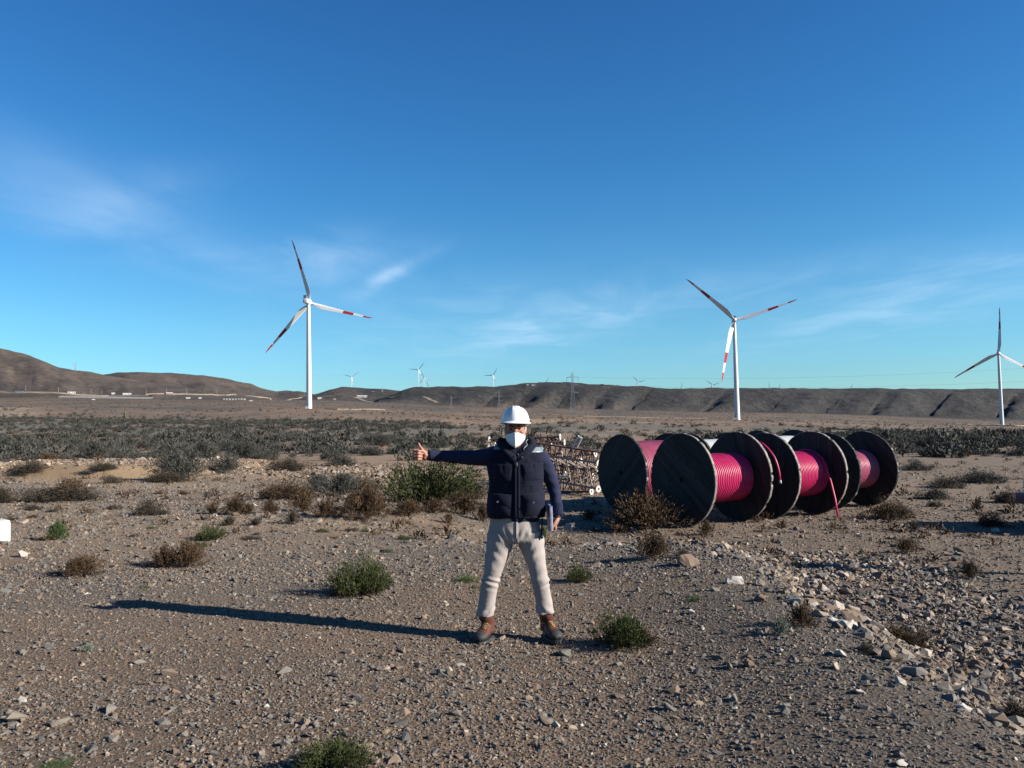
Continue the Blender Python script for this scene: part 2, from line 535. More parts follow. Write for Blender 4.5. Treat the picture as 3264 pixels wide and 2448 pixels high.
# ------------------------------------------------------------------ ground and hills: one grid, cut along the foot of the hills
azs = np.concatenate([np.arange(-180, -42, 3.0), np.arange(-42, -34, .4), np.arange(-34, 34, 0.085), np.arange(34, 42, .4), np.arange(42, 180, 3.0)])
rad = np.concatenate([[0.05, .5, 1.0, 1.5], np.geomspace(2.0, 22, 190), np.geomspace(22.3, 1330, 210)[0:], np.arange(1338, 2480, 8.5), np.arange(2490, 4000, 24.0), np.geomspace(4030, 12000, 26)])
A, RR = np.meshgrid(np.radians(azs), rad)
GX, GY = RR * np.sin(A), RR * np.cos(A)
GZ = H(GX.ravel(), GY.ravel()).reshape(GX.shape)
nr, na = GX.shape
verts = np.stack([GX.ravel(), GY.ravel(), GZ.ravel()], 1)
idx = np.arange(nr * na).reshape(nr, na)
jn = (np.arange(na) + 1) % na
quads = np.stack([idx[:-1, :], idx[:-1][:, jn], idx[1:][:, jn], idx[1:, :]], -1).reshape(-1, 4)
quads = quads[:, ::-1].copy() if False else quads
# check the winding so that normals look up
q0 = verts[quads[len(quads) // 2 + na // 2]]
if np.cross(q0[1] - q0[0], q0[2] - q0[0])[2] < 0:
    quads = quads[:, ::-1].copy()
px = az_to_px(verts[:, 0], np.maximum(verts[:, 1], .35 * np.hypot(verts[:, 0], verts[:, 1])))
yd = verts[:, 1]; rr = np.hypot(verts[:, 0], yd)
# colour of the soil by place
def band(a, b, c, d, v): return sstep(a, b, v) * (1 - sstep(c, d, v))
def lerp(c, c2, t): return c + (np.asarray(c2)[None] - c) * np.clip(t, 0, 1)[:, None]
ly = np.log(np.maximum(rr, 2))
nA = fbm(verts[:, 0] * .28, yd * .28, 4, 101); nB = fbm(verts[:, 0] / 14, yd / 22, 4, 102); nC = fbm(px / 260, ly * 3, 4, 103)
col = np.tile(np.array([.195, .138, .094]), (len(verts), 1))
col = lerp(col, [.165, .138, .110], sstep(.46, .62, nA) * .8)
col = lerp(col, [.245, .165, .105], sstep(.52, .64, fbm(verts[:, 0] * .55 + 8, yd * .45, 4, 117)) * .6)
col = lerp(col, [.135, .108, .084], sstep(.53, .66, fbm(verts[:, 0] * .4 - 8, yd * .33, 4, 118)) * .55)
col = lerp(col, [.160, .132, .107], sstep(.2, 2.4, verts[:, 0] + 1.2 * (nA - .5) - .25 * (yd - 6)) * (1 - sstep(11, 15, yd)) * .7)
col = lerp(col, [.345, .25, .16], (.25 + .75 * sstep(.44, .62, fbm(verts[:, 0] * .18 + 5, yd * .4, 4, 107))) * sstep(8, 15, rr) * .85)
col = lerp(col, [.20, .148, .104], sstep(2.6, 4.2, verts[:, 0]) * (1 - sstep(26, 40, rr)) * .75)  # ground right of the pad taken towards a duller brown
col = lerp(col, [.36, .255, .145], band(-24, -20, -12, -10, verts[:, 0]) * band(26.5, 29.5, 31.4, 33.5, yd))
col = lerp(col, [.275, .18, .112], sstep(26, 44, rr) * .9)
col = lerp(col, [.20, .155, .115], sstep(.45, .6, nB) * sstep(40, 80, rr))
col = lerp(col, [.165, .122, .085], sstep(1900, 2700, px) * sstep(24, 40, rr) * (1 - sstep(330, 520, rr)) * .85)
veg = .6 * band(80, 150, 230, 330, yd - 60 * (nC - .5) - np.clip((px - 1632) / 60, -20, 30))
col = lerp(col, [.105, .10, .082], veg * (.45 + .5 * sstep(.4, .6, nB)))
col = lerp(col, [.235, .15, .092], sstep(250, 380, rr + 100 * (nC - .5)) * (1 - .45 * sstep(2300, 2900, px)))
col = lerp(col, [.38, .28, .165], band(1560, 1680, 1990, 2130, px) * band(225, 260, 420, 520, rr) * sstep(.36, .52, fbm(px / 120, ly * 6, 3, 104)))
col = lerp(col, [.34, .25, .16], band(-300, -100, 40, 160, px) * band(300, 360, 560, 700, rr))
col = lerp(col, [.165, .125, .092], sstep(600, 900, rr) * (0.35 + .5 * sstep(.42, .6, nC)))
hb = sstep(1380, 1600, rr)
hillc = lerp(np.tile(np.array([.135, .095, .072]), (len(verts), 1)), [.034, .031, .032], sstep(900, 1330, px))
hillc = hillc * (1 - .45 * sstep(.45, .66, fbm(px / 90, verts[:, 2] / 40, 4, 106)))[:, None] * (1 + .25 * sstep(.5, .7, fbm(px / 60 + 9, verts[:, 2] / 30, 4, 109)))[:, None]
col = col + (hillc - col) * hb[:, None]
def ground_mat():
    q = NT("desert_soil")
    p = q.pos()
    a = q.node('ShaderNodeAttribute', attribute_name='soil').outputs['Color']
    dist = q.node('ShaderNodeVectorMath', operation='LENGTH'); q.link(p, dist.inputs[0])
    d = dist.outputs['Value']
    g1 = q.noise(p, 38, 6, .7)
    g2 = q.noise(p, 7, 5, .6)
    g3 = q.vor(p, 60, 'Color')
    near = q.maprange(d, 5, 30, 1, 0)
    midf = q.math('MULTIPLY', q.maprange(d, 12, 60, 0, 1), q.maprange(d, 160, 420, 1, 0))
    c = q.mix(q.maprange(g1, .3, .7, 0, 1), a, q.mix(1.0, a, (.52, .52, .54), 'MULTIPLY'))
    c = q.mix(near, a, c)
    v = q.ramp(g3, [(.0, (.45, .45, .46)), (.5, (.95, .93, .9)), (.8, (1.15, 1.08, 1.0)), (1, (1.9, 1.8, 1.7))])
    c = q.mix(q.math('MULTIPLY', near, .75), c, q.mix(1.0, c, v, 'MULTIPLY'))
    c = q.mix(q.maprange(g2, .35, .75, 0, .35), c, q.mix(1.0, c, (.68, .66, .64), 'MULTIPLY'))
    # middle distance: pebbly speckle, grey and pale
    m1 = q.noise(p, 3.2, 6, .75)
    c = q.mix(q.math('MULTIPLY', midf, q.maprange(m1, .52, .66, 0, .75)), c, q.mix(1.0, c, (.5, .5, .52), 'MULTIPLY'))
    c = q.mix(q.math('MULTIPLY', midf, q.maprange(m1, .42, .32, 0, .6)), c, (.42, .36, .29))
    # far plain and hillsides: dots and drifts of dry scrub
    pm = q.mapping(p, (1, .28, 1))
    f1 = q.noise(pm, .13, 8, .72)
    f2 = q.noise(pm, .024, 6, .62)
    farf = q.maprange(d, 140, 420, 0, 1)
    c = q.mix(q.math('MULTIPLY', farf, q.maprange(f1, .50, .62, 0, .82)), c, (.062, .060, .052))
    c = q.mix(q.math('MULTIPLY', farf, q.maprange(f2, .5, .66, 0, .5)), c, (.075, .068, .058))
    f3 = q.vor(q.mapping(p, (1, .6, 1)), .075)
    f4 = q.noise(pm, .009, 7, .7)
    c = q.mix(q.math('MULTIPLY', farf, q.maprange(f4, .46, .62, 0, .55)), c, (.062, .056, .05))
    c = q.mix(q.math('MULTIPLY', farf, q.maprange(f1, .44, .33, 0, .5)), c, q.mix(1.0, c, (1.55, 1.5, 1.42), 'MULTIPLY'))
    c = q.mix(q.math('MULTIPLY', q.maprange(d, 900, 1500, 0, 1), q.maprange(f3, .42, .22, 0, .75)), c, q.mix(1.0, c, (.42, .44, .42), 'MULTIPLY'))
    q.base(c)
    hb_ = q.math('ADD', q.math('MULTIPLY', g1, .6), q.math('MULTIPLY', q.vor(p, 42), .5))
    bn = q.node('ShaderNodeBump'); q.link(hb_, bn.inputs['Height'])
    q.link(q.math('MULTIPLY', q.maprange(d, 10, 60, 1, .12), .9), bn.inputs['Strength']); bn.inputs['Distance'].default_value = .022
    bf = q.node('ShaderNodeBump'); q.link(q.noise(p, .09, 7, .7), bf.inputs['Height']); q.link(bn.outputs[0], bf.inputs['Normal'])
    q.link(q.maprange(d, 200, 1500, 0, .8), bf.inputs['Strength']); bf.inputs['Distance'].default_value = 9.0
    q.link(bf.outputs[0], q.b.inputs['Normal'])
    return q.set(Roughness=.95)
GM = ground_mat()
fc_r = rr[quads].mean(1)
fpx = px[quads].mean(1)
foot = np.interp(fpx, [0, 900, 1300, 3264], [1490, 1560, 1520, 1500]) + 90 * (vnoise(fpx / 130, fpx * 0, 55) - .5)
is_hill = fc_r > foot
def sub_mesh(name, msk, label):
    qs = quads[msk]
    used = np.unique(qs); remap = np.full(len(verts), -1, np.int32); remap[used] = np.arange(len(used))
    me = np_mesh(name, verts[used], quads=remap[qs], smooth=True)
    ca = me.attributes.new('soil', 'FLOAT_COLOR', 'POINT')
    cc = np.concatenate([col[used], np.ones((len(used), 1))], 1).astype(np.float32)
    ca.data.foreach_set('color', cc.ravel())
    return tag(add_obj(name, me, GM), label, None, None, 'structure')
sub_mesh("ground", ~is_hill, "stony desert ground running from the gravel pad to the foot of the hills")
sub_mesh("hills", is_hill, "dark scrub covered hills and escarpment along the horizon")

# ------------------------------------------------------------------ stones
def stone_templates(n, pts=11, flat=.62):
    out = []
    for k in range(n):
        bm = bmesh.new()
        for _ in range(pts):
            v = Vector(rng.normal(size=3)); v.normalize()
            v *= rng.uniform(.75, 1.05)
            bm.verts.new((v.x * rng.uniform(.85, 1.2), v.y * rng.uniform(.6, 1), v.z * flat))
        r_ = bmesh.ops.convex_hull(bm, input=bm.verts)
        bmesh.ops.delete(bm, geom=[e for e in r_['geom_interior'] if isinstance(e, bmesh.types.BMVert)], context='VERTS')
        bmesh.ops.triangulate(bm, faces=bm.faces)
        bmesh.ops.recalc_face_normals(bm, faces=bm.faces)
        bm.verts.index_update()
        out.append((np.array([v.co for v in bm.verts]), np.array([[v.index for v in f.verts] for f in bm.faces])))
        bm.free()
    return out
TEMPL = stone_templates(36)

def stone_mat(name):
    q = NT(name)
    t = q.attr('tone')
    c = q.ramp(t, [(0, (.10, .095, .095)), (.18, (.150, .140, .128)), (.36, (.205, .182, .155)), (.5, (.170, .118, .088)), (.66, (.24, .175, .122)), (.8, (.29, .235, .185)), (.93, (.40, .315, .24)), (1, (.50, .465, .42))])
    p = q.pos()
    c = q.mix(q.maprange(q.noise(p, 70, 4, .7), .35, .7, 0, .5), c, q.mix(1.0, c, (.62, .6, .6), 'MULTIPLY'))
    q.base(c)
    q.bump(q.noise(p, 120, 3), .35, .004)
    return q.set(Roughness=.88)
SM = stone_mat("broken_stone")

def scatter_stones(name, X, Y, S, tone, sink=.25, kind='stuff', label=None):
    Z = H(X, Y)
    V, T, TO = [], [], []
    off = 0
    n = len(X)
    pick = rng.integers(0, len(TEMPL), n)
    yaw = rng.uniform(0, 2 * np.pi, n)
    tx, ty = rng.normal(0, .35, n), rng.normal(0, .35, n)
    for k in range(len(TEMPL)):
        m = np.where(pick == k)[0]
        if not len(m): continue
        tv, tf = TEMPL[k]
        s = S[m][:, None, None]
        v = tv[None] * s * rng.uniform(.75, 1.25, (len(m), 1, 3))
        # tilt, then turn
        cx, sx_ = np.cos(tx[m]), np.sin(tx[m]); cy_, sy_ = np.cos(ty[m]), np.sin(ty[m])
        y1 = v[..., 1] * cx[:, None] - v[..., 2] * sx_[:, None]; z1 = v[..., 1] * sx_[:, None] + v[..., 2] * cx[:, None]
        x1 = v[..., 0] * cy_[:, None] + z1 * sy_[:, None]; z2 = -v[..., 0] * sy_[:, None] + z1 * cy_[:, None]
        c_, s_ = np.cos(yaw[m]), np.sin(yaw[m])
        x2 = x1 * c_[:, None] - y1 * s_[:, None]; y2 = x1 * s_[:, None] + y1 * c_[:, None]
        wv = np.stack([x2 + X[m][:, None], y2 + Y[m][:, None], z2 + (Z[m] + S[m] * sink)[:, None]], -1)
        V.append(wv.reshape(-1, 3))
        T.append((tf[None] + (np.arange(len(m)) * len(tv))[:, None, None]).reshape(-1, 3) + off)
        TO.append(np.repeat(tone[m], len(tv)))
        off += len(m) * len(tv)
    me = np_mesh(name, np.concatenate(V), tris=np.concatenate(T), attrs={'tone': np.concatenate(TO)})
    return tag(add_obj(name, me, SM), label, None, None, kind)

def sample_area(n, r0, r1, a0, a1, power=2.0):
    u = rng.uniform(0, 1, n)
    r_ = (r0 ** power + u * (r1 ** power - r0 ** power)) ** (1 / power)
    a = np.radians(rng.uniform(a0, a1, n))
    return r_ * np.sin(a), r_ * np.cos(a)
def tones(n, X, Y):
    t = rng.beta(1.4, 1.75, n) * .86
    grey = sstep(.0, 2.2, X - .2 * (Y - 6)) * (1 - sstep(11, 14, Y))
    t = np.where(rng.uniform(size=n) < grey * .32, rng.uniform(0, .45, n), t)
    t = np.where(rng.uniform(size=n) < .022, rng.uniform(.9, 1, n), t)
    return t
GXs, GYs, GSs, GTs = [], [], [], []
def add_stones(n, r0, r1, a0, a1, med, sig, lo, hi, power=2.0, keep=None):
    X, Y = sample_area(n, r0, r1, a0, a1, power)
    S = np.clip(np.exp(rng.normal(math.log(med), sig, n)), lo, hi)
    if keep is not None:
        m = rng.uniform(size=n) < keep(X, Y); X, Y, S = X[m], Y[m], S[m]
    GXs.append(X); GYs.append(Y); GSs.append(S); GTs.append(tones(len(X), X, Y))
patch = lambda X, Y: .45 + .55 * sstep(.40, .60, fbm(X * .6, Y * .6, 4, 60)) * (1 - .45 * (1 - sstep(-2.5, .5, X)))
add_stones(135000, 3.0, 10.5, -36, 36, .0085, .42, .004, .03, 1.6, patch)
add_stones(8500, 3.0, 12, -36, 36, .019, .38, .011, .05, 1.7, patch)
add_stones(330, 3.3, 12, -36, 36, .040, .3, .03, .075, 1.8, patch)
add_stones(70000, 9, 28, -35, 35, .016, .45, .008, .06, 1.5)
add_stones(17000, 13, 44, -36, 36, .034, .45, .02, .12, 1.8)
# rubble on and below the bank on the right
bank = lambda X, Y: sstep(2.2, 3.0, X) * (1 - sstep(4.6, 7.0, X)) * (1 - sstep(11.0, 13.5, Y)) * (.25 + .75 * sstep(.36, .6, fbm(X * 1.1, Y * .8, 3, 64))) + .6 * sstep(11, 12.5, Y) * (1 - sstep(14.5, 16, Y)) * sstep(.2, 1.5, X) * (1 - sstep(5, 7, X))
add_stones(60000, 4.0, 15, 4, 40, .021, .5, .008, .07, 1.8, bank)
add_stones(5200, 4.0, 15, 4, 40, .05, .34, .03, .095, 1.8, bank)
# pale stones along the cut bank on the left
bk = lambda X, Y: band(-26, -22, -6, 0, X) * band(30.5, 31.5, 36, 42, Y)
add_stones(9000, 29, 46, -42, 2, .07, .4, .03, .2, 2.0, bk)
gx, gy, gs, gt = map(np.concatenate, (GXs, GYs, GSs, GTs))
pale = bk(gx, gy) > .3
bkr = bank(gx, gy) > .25
rt = rng.uniform(size=len(gx))
gt = np.where(bkr & (rt < .5), rng.uniform(.46, .93, len(gx)), gt); gt = np.where(bkr & (rt > .95), rng.uniform(.95, 1, len(gx)), gt)
gt = np.where(pale, np.clip(gt * .5 + .5, 0, 1), gt)
scatter_stones("gravel", gx, gy, gs, gt, .12, 'stuff', "loose angular gravel and broken stone scattered over the ground")

def rock_obj(name, loc, size, tone, seed, flat=.7):
    """one larger rock, broken facets"""
    r2 = np.random.default_rng(seed)
    bm = bmesh.new()
    for _ in range(15):
        v = Vector(r2.normal(size=3)); v.normalize(); v *= r2.uniform(.8, 1.05)
        bm.verts.new((v.x, v.y * r2.uniform(.65, .95), v.z * flat))
    q = bmesh.ops.convex_hull(bm, input=bm.verts)
    bmesh.ops.delete(bm, geom=[e for e in q['geom_interior'] if isinstance(e, bmesh.types.BMVert)], context='VERTS')
    bmesh.ops.triangulate(bm, faces=bm.faces)
    bmesh.ops.subdivide_edges(bm, edges=bm.edges[:], cuts=1, use_grid_fill=True)
    for v in bm.verts:
        v.co += Vector(r2.normal(size=3)) * .035
    bmesh.ops.triangulate(bm, faces=bm.faces)
    bmesh.ops.recalc_face_normals(bm, faces=bm.faces)
    bm.verts.ensure_lookup_table()
    me = np_mesh(name, [v.co for v in bm.verts], tris=[[v.index for v in f.verts] for f in bm.faces], attrs={'tone': np.full(len(bm.verts), tone)})
    bm.free()
    o = add_obj(name, me, SM)
    o.location = loc; o.scale = (size, size, size)
    o.rotation_euler = (r2.normal(0, .2), r2.normal(0, .2), r2.uniform(0, 6.28))
    return o
ROCKS = [  # pixel of the foot, width in pixels, tone, flatness, label
 (1815, 1688, 44, .97, .75, "pale cream rock on the crest of the bank just past the notebook hand"),
 (1905, 1692, 30, .9, .6, "small tan rock on the bank crest next to the pale cream rock"),
 (2196, 1803, 84, .55, .5, "brown slanting slab beside the upright dry tuft on the bank"),
 (2355, 1862, 44, 1., .8, "bright white block among the rubble below the reels"),
 (2322, 1862, 26, 1., .9, "small round white rock touching the bright white block"),
 (2420, 1868, 48, .85, .55, "tan flat rock right of the bright white block"),
 (2567, 1880, 40, .9, .9, "upright tan wedge of rock in the rubble row"),
 (2522, 1888, 34, .9, .7, "tan cube of rock left of the upright tan wedge"),
 (2625, 1886, 38, .85, .85, "rounded tan rock right of the upright tan wedge"),
 (2540, 1928, 48, 1., .85, "white faceted boulder behind the brown tuft on the bank"),
 (2425, 1920, 56, .52, .5, "dark brown rock left of the white faceted boulder"),
 (2622, 1968, 52, .8, .55, "tan slab touching the brown tuft on the bank"),
 (2664, 1988, 50, 1., .5, "white slab with a split face below the tan slab"),
 (2711, 2004, 74, .98, .45, "long white and grey slab in the middle of the rubble"),
 (2715, 1982, 70, .56, .45, "long brown slab lying over the white and grey slab"),
 (2884, 1972, 34, 1., .5, "flat white stone at the far edge of the rubble"),
 (2966, 1972, 40, .85, .9, "leaning tan stone standing at the far edge of the rubble"),
 (3154, 2018, 58, .98, .4, "white tabular slab beside the right frame edge"),
 (3212, 2040, 40, .82, .6, "tan slab right of the white tabular slab"),
 (2841, 2106, 66, .62, .65, "dark boulder with a yellowish side below the olive bush"),
 (2682, 2094, 52, 1., .5, "white wedge of rock on the lower bank"),
 (2663, 2132, 44, .93, .6, "cream rock just under the white wedge"),
 (2904, 2146, 44, .40, .65, "greenish grey boulder under the dark boulder"),
 (2960, 2152, 50, .36, .65, "greenish grey twin boulder right of the other green one"),
 (3077, 2180, 60, .84, .6, "tan pointed boulder at the foot of the bank"),
 (3042, 2200, 62, .88, .4, "flat tan stone before the tan pointed boulder"),
 (2875, 2182, 52, .97, .4, "pale slab sunk in the lower bank"),
 (3082, 2268, 56, 1., .45, "white broken slab low on the bank near the frame corner"),
 (3150, 2164, 50, .3, .65, "grey round boulder in the shaded hollow at right"),
 (2744, 2212, 40, .97, .4, "thin white stone on the grey gravel slope"),
 (2766, 2190, 46, .78, .45, "yellowish flat stone on the grey gravel slope"),
 (2390, 2126, 40, .5, .7, "reddish brown rock on the crest of the gravel slope"),
 (2205, 1958, 30, 1., .8, "white stone on the pad right of the olive bush"),
 (66, 1776, 34, .96, .8, "pale rock with a dark side in front of the concrete block"),
 (66, 1668, 38, .9, .45, "flat tan rock behind the concrete block"),
 (3178, 1698, 32, .98, .7, "pale leaning rock at the foot of the right hand bush"),
 (90, 1495, 60, .97, .35, "flat white stone on the sand below the cut bank"),
 (968, 2312, 36, .72, .75, "yellowish brown stone in the foreground gravel"),
 (922, 2306, 28, .34, .8, "smooth grey stone left of the yellowish brown stone"),
 (908, 2385, 38, .3, .75, "dark grey stone in the foreground above the green clump"),
 (828, 2412, 30, .8, .85, "pale grey block at the bottom edge left of the green clump"),
 (1116, 2252, 42, .32, .65, "grey stone heap in the centre foreground"),
 (1338, 2118, 18, .84, .9, "upright pinkish chip standing in the gravel"),
 (1222, 2138, 40, .82, .5, "flat pale stone on the open gravel"),
 (1411, 2158, 52, .28, .45, "bluish grey slab cluster on the gravel below the left boot"),
 (1484, 2342, 24, .9, .8, "cream pebble in the bottom gravel under the man"),
 (1805, 2092, 52, .3, .5, "grey stone pile at the toe of the right boot"),
 (1350, 1975, 30, .62, .8, "dark stone with a pale top beside the long shadow"),
 (742, 1872, 22, .1, .8, "small black stone on open ground left of the olive bush")]
for i, (px_, py_, wd, tn, fl, lb) in enumerate(ROCKS):
    p = hit(px_, py_)
    s = wd / F * p.y / 2
    tag(rock_obj("rock", p + Vector((0, s * .5, s * fl * .5)), s * 1.15, tn, 500 + i, fl), lb, "rock", "single rocks lying about")
k = 0
kinds = [(.97, "pale rock lying in the rubble along the foot of the bank", "pale rubble rocks"), (.86, "tan rock lying in the rubble along the foot of the bank", "tan rubble rocks"),
         (.3, "grey rock lying in the rubble along the foot of the bank", "grey rubble rocks"), (.55, "brown rock lying in the rubble along the foot of the bank", "brown rubble rocks")]
while k < 90:
    x_, y_ = rng.uniform(2.8, 6.2), rng.uniform(4.6, 13.2)
    if rng.uniform() > float(bank(np.array([x_]), np.array([y_]))[0]) or x_ / y_ > .66: continue
    tn, lb, gp = kinds[rng.choice(4, p=[.28, .3, .22, .2])]
    s = float(np.clip(np.exp(rng.normal(math.log(.075), .3)), .045, .15)); fl = rng.uniform(.4, .8)
    tag(rock_obj("rock", (x_, y_, h(x_, y_) + s * fl * .3), s, tn + rng.uniform(-.03, .03), 900 + k, fl), lb, "rock", gp)
    k += 1
# ------------------------------------------------------------------ shrubs
def shrub_arrays(kind, seed, n, bl, bw):
    """leaf sized blades through a crown of unit radius and unit height; kind decides how twigs grow"""
    g = np.random.default_rng(seed)
    ph = g.uniform(0, 6.28, 6)
    def lump(th, el):
        return 1 + .20 * np.sin(2 * th + ph[4]) + .20 * np.sin(3 * th + ph[0]) + .15 * np.sin(5 * th + ph[1] + 3 * el) + .12 * np.sin(9 * th + ph[2] - 5 * el) + .08 * np.sin(14 * th + 7 * el + ph[3])
    if kind == 'fan':                    # many upright sprigs out of one root, bunched tips
        ns = max(40, n // 26); per = n // ns
        th = g.uniform(0, 2 * np.pi, ns); inc = np.abs(g.normal(0, .62, ns)).clip(0, 1.25)
        L = (.35 + .65 * lump(th, inc)) * g.uniform(.76, 1.06, ns)
        d = np.stack([np.sin(inc) * np.cos(th), np.sin(inc) * np.sin(th), np.cos(inc)], 1)
        root = np.stack([np.cos(th), np.sin(th), 0 * th], 1) * (g.uniform(0, .32, ns) * (0.4 + inc))[:, None]
        t = 1 - .62 * g.uniform(0, 1, (ns, per)) ** 1.4
        P = root[:, None] + d[:, None] * (L[:, None] * t)[..., None] + g.normal(0, .045, (ns, per, 3))
        D = d[:, None] + g.normal(0, .36, (ns, per, 3)) + np.array([0, 0, .35])
        tone = np.repeat(g.uniform(0, 1, ns)[:, None], per, 1) * .55 + g.uniform(0, .45, (ns, per))
        P, D, tone = P.reshape(-1, 3), D.reshape(-1, 3), tone.ravel()
    elif kind == 'sprig':                # dense green broom: vertical shoots over the whole crown
        ns = max(60, n // 18); per = n // ns
        u = g.uniform(0, 1, ns); th = g.uniform(0, 2 * np.pi, ns)
        rr_ = np.sqrt(u) * .92
        top = np.sqrt(np.clip(1.02 - rr_ ** 2, 0.04, 1)) * lump(th, rr_ * 2) * g.uniform(.84, 1.05, ns)
        bx, by = rr_ * np.cos(th) * lump(th, .4), rr_ * np.sin(th) * lump(th, .4)
        t = 1 - .75 * g.uniform(0, 1, (ns, per)) ** 1.3
        Z = top[:, None] * t
        P = np.stack([bx[:, None] * (.55 + .45 * t) + g.normal(0, .03, (ns, per)), by[:, None] * (.55 + .45 * t) + g.normal(0, .03, (ns, per)), Z], -1)
        D = np.stack([bx[:, None] * .7 + g.normal(0, .3, (ns, per)), by[:, None] * .7 + g.normal(0, .3, (ns, per)), 1 + 0 * Z], -1)
        tone = np.repeat(g.uniform(0, 1, ns)[:, None], per, 1) * .45 + g.uniform(0, .4, (ns, per))
        dry = g.uniform(size=(ns, per)) < (.52 - 1.1 * Z)
        tone = np.where(dry, .9 + .1 * g.uniform(size=(ns, per)), np.clip(tone, 0, .82))
        P, D, tone = P.reshape(-1, 3), D.reshape(-1, 3), tone.ravel()
    else:                                # 'mound': clumps of twigs through a low dome
        nc = max(14, n // 60); per = n // nc
        th = g.uniform(0, 2 * np.pi, nc); el = np.arcsin(g.uniform(0.02, 1, nc))
        rad_ = g.uniform(.45, .92, nc) * lump(th, el)
        C = np.stack([np.cos(el) * np.cos(th), np.cos(el) * np.sin(th), np.sin(el) * .9], 1) * rad_[:, None]
        C[:, 2] = np.maximum(C[:, 2], .06)
        P = C[:, None] + g.normal(0, .15, (nc, per, 3)) * np.array([1, 1, .85])
        P[..., 2] = np.abs(P[..., 2])
        D = C[:, None] + g.normal(0, .55, (nc, per, 3)) + np.array([0, 0, .3])
        tone = np.repeat(g.uniform(0, 1, nc)[:, None], per, 1) * .5 + g.uniform(0, .5, (nc, per))
        P, D, tone = P.reshape(-1, 3), D.reshape(-1, 3), tone.ravel()
    D /= np.linalg.norm(D, axis=1, keepdims=True)
    S = np.cross(D, g.normal(size=D.shape)); S /= np.linalg.norm(S, axis=1, keepdims=True) + 1e-9
    m = len(P)
    l = bl * g.uniform(.6, 1.4, m)[:, None]; w_ = bw * g.uniform(.6, 1.4, m)[:, None]
    P = P - D * l * .5
    bend = g.normal(0, .25, D.shape) * l
    v = np.stack([P - S * w_ * .35, P + S * w_ * .35, P + D * l * .6 + S * w_ * .5 + bend * .3, P + D * l + bend], 1)
    v[..., 2] = np.maximum(v[..., 2], 0.0)
    q = np.arange(m)[:, None] * 4 + np.array([0, 1, 2, 3])[None]
    return v.reshape(-1, 3), q, np.repeat(tone, 4)

def shrub_mat(name, stops, rough=.85):
    q = NT(name)
    c = q.ramp(q.attr('tone'), stops)
    oi = q.node('ShaderNodeObjectInfo')
    c = q.mix(q.maprange(oi.outputs['Random'], 0, 1, 0, .5), c, q.mix(1.0, c, (.62, .6, .58), 'MULTIPLY'))
    q.base(c)
    return q.set(Roughness=rough)
SHM = {
 'dry': shrub_mat("dry_twigs", [(0, (.036, .019, .010)), (.4, (.070, .039, .019)), (.75, (.112, .066, .031)), (1, (.20, .135, .068))]),
 'dark': shrub_mat("dark_brown_twigs", [(0, (.032, .026, .019)), (.5, (.058, .046, .032)), (.85, (.088, .068, .045)), (1, (.14, .11, .075))]),
 'grey': shrub_mat("grey_green_scrub", [(0, (.036, .038, .033)), (.45, (.068, .070, .060)), (.8, (.106, .104, .088)), (1, (.165, .152, .125))]),
 'green': shrub_mat("green_sprigs", [(0, (.018, .025, .008)), (.4, (.040, .055, .011)), (.8, (.080, .094, .017)), (.88, (.075, .046, .022)), (1, (.12, .075, .038))]),
 'weed': shrub_mat("fresh_weed", [(0, (.045, .075, .022)), (.5, (.075, .115, .034)), (1, (.12, .15, .06))]),
 'pale': shrub_mat("pale_grey_weed", [(0, (.14, .155, .12)), (1, (.27, .29, .22))]),
}
WOODM = mat_plain("shrub_wood", (.085, .062, .045), .85, .3, 30)
WOODP = mat_plain("bleached_wood", (.30, .27, .235), .85, .3, 30)
_sh = {}
def shrub_mesh(kind, seed, n, bl, bw):
    k = (kind, seed, n)
    if k not in _sh:
        v, q, t = shrub_arrays(kind, seed, n, bl, bw)
        _sh[k] = np_mesh("shrub_" + kind, v, quads=q, attrs={'tone': t})
    return _sh[k]
_st = {}
def stem_mesh(seed, mt):
    if (seed, mt.name) not in _st:
        g = np.random.default_rng(seed + 50)
        mb = MB()
        for _ in range(16):
            th, inc = g.uniform(0, 6.28), abs(g.normal(0, .6))
            d = Vector((math.sin(inc) * math.cos(th), math.sin(inc) * math.sin(th), math.cos(inc)))
            L = g.uniform(.55, .85)
            kink = Vector(g.normal(0, .05, 3))
            mb.tube([d * -.02, d * L * .5 + kink, d * L], [.022, .014, .006], 5)
        bm = mb.bm(); me = bpy.data.meshes.new("stems"); bm.to_mesh(me); bm.free(); me.materials.append(mt)
        _st[(seed, mt.name)] = me
    return _st[(seed, mt.name)]
NAMES = {'dry': "dry_shrub", 'dark': "brown_shrub", 'grey': "grey_shrub", 'green': "green_shrub", 'weed': "weed", 'pale': "pale_weed"}
CATS = {'dry': "shrub", 'dark': "shrub", 'grey': "shrub", 'green': "shrub", 'weed': "weed", 'pale': "weed"}
_ms = {}
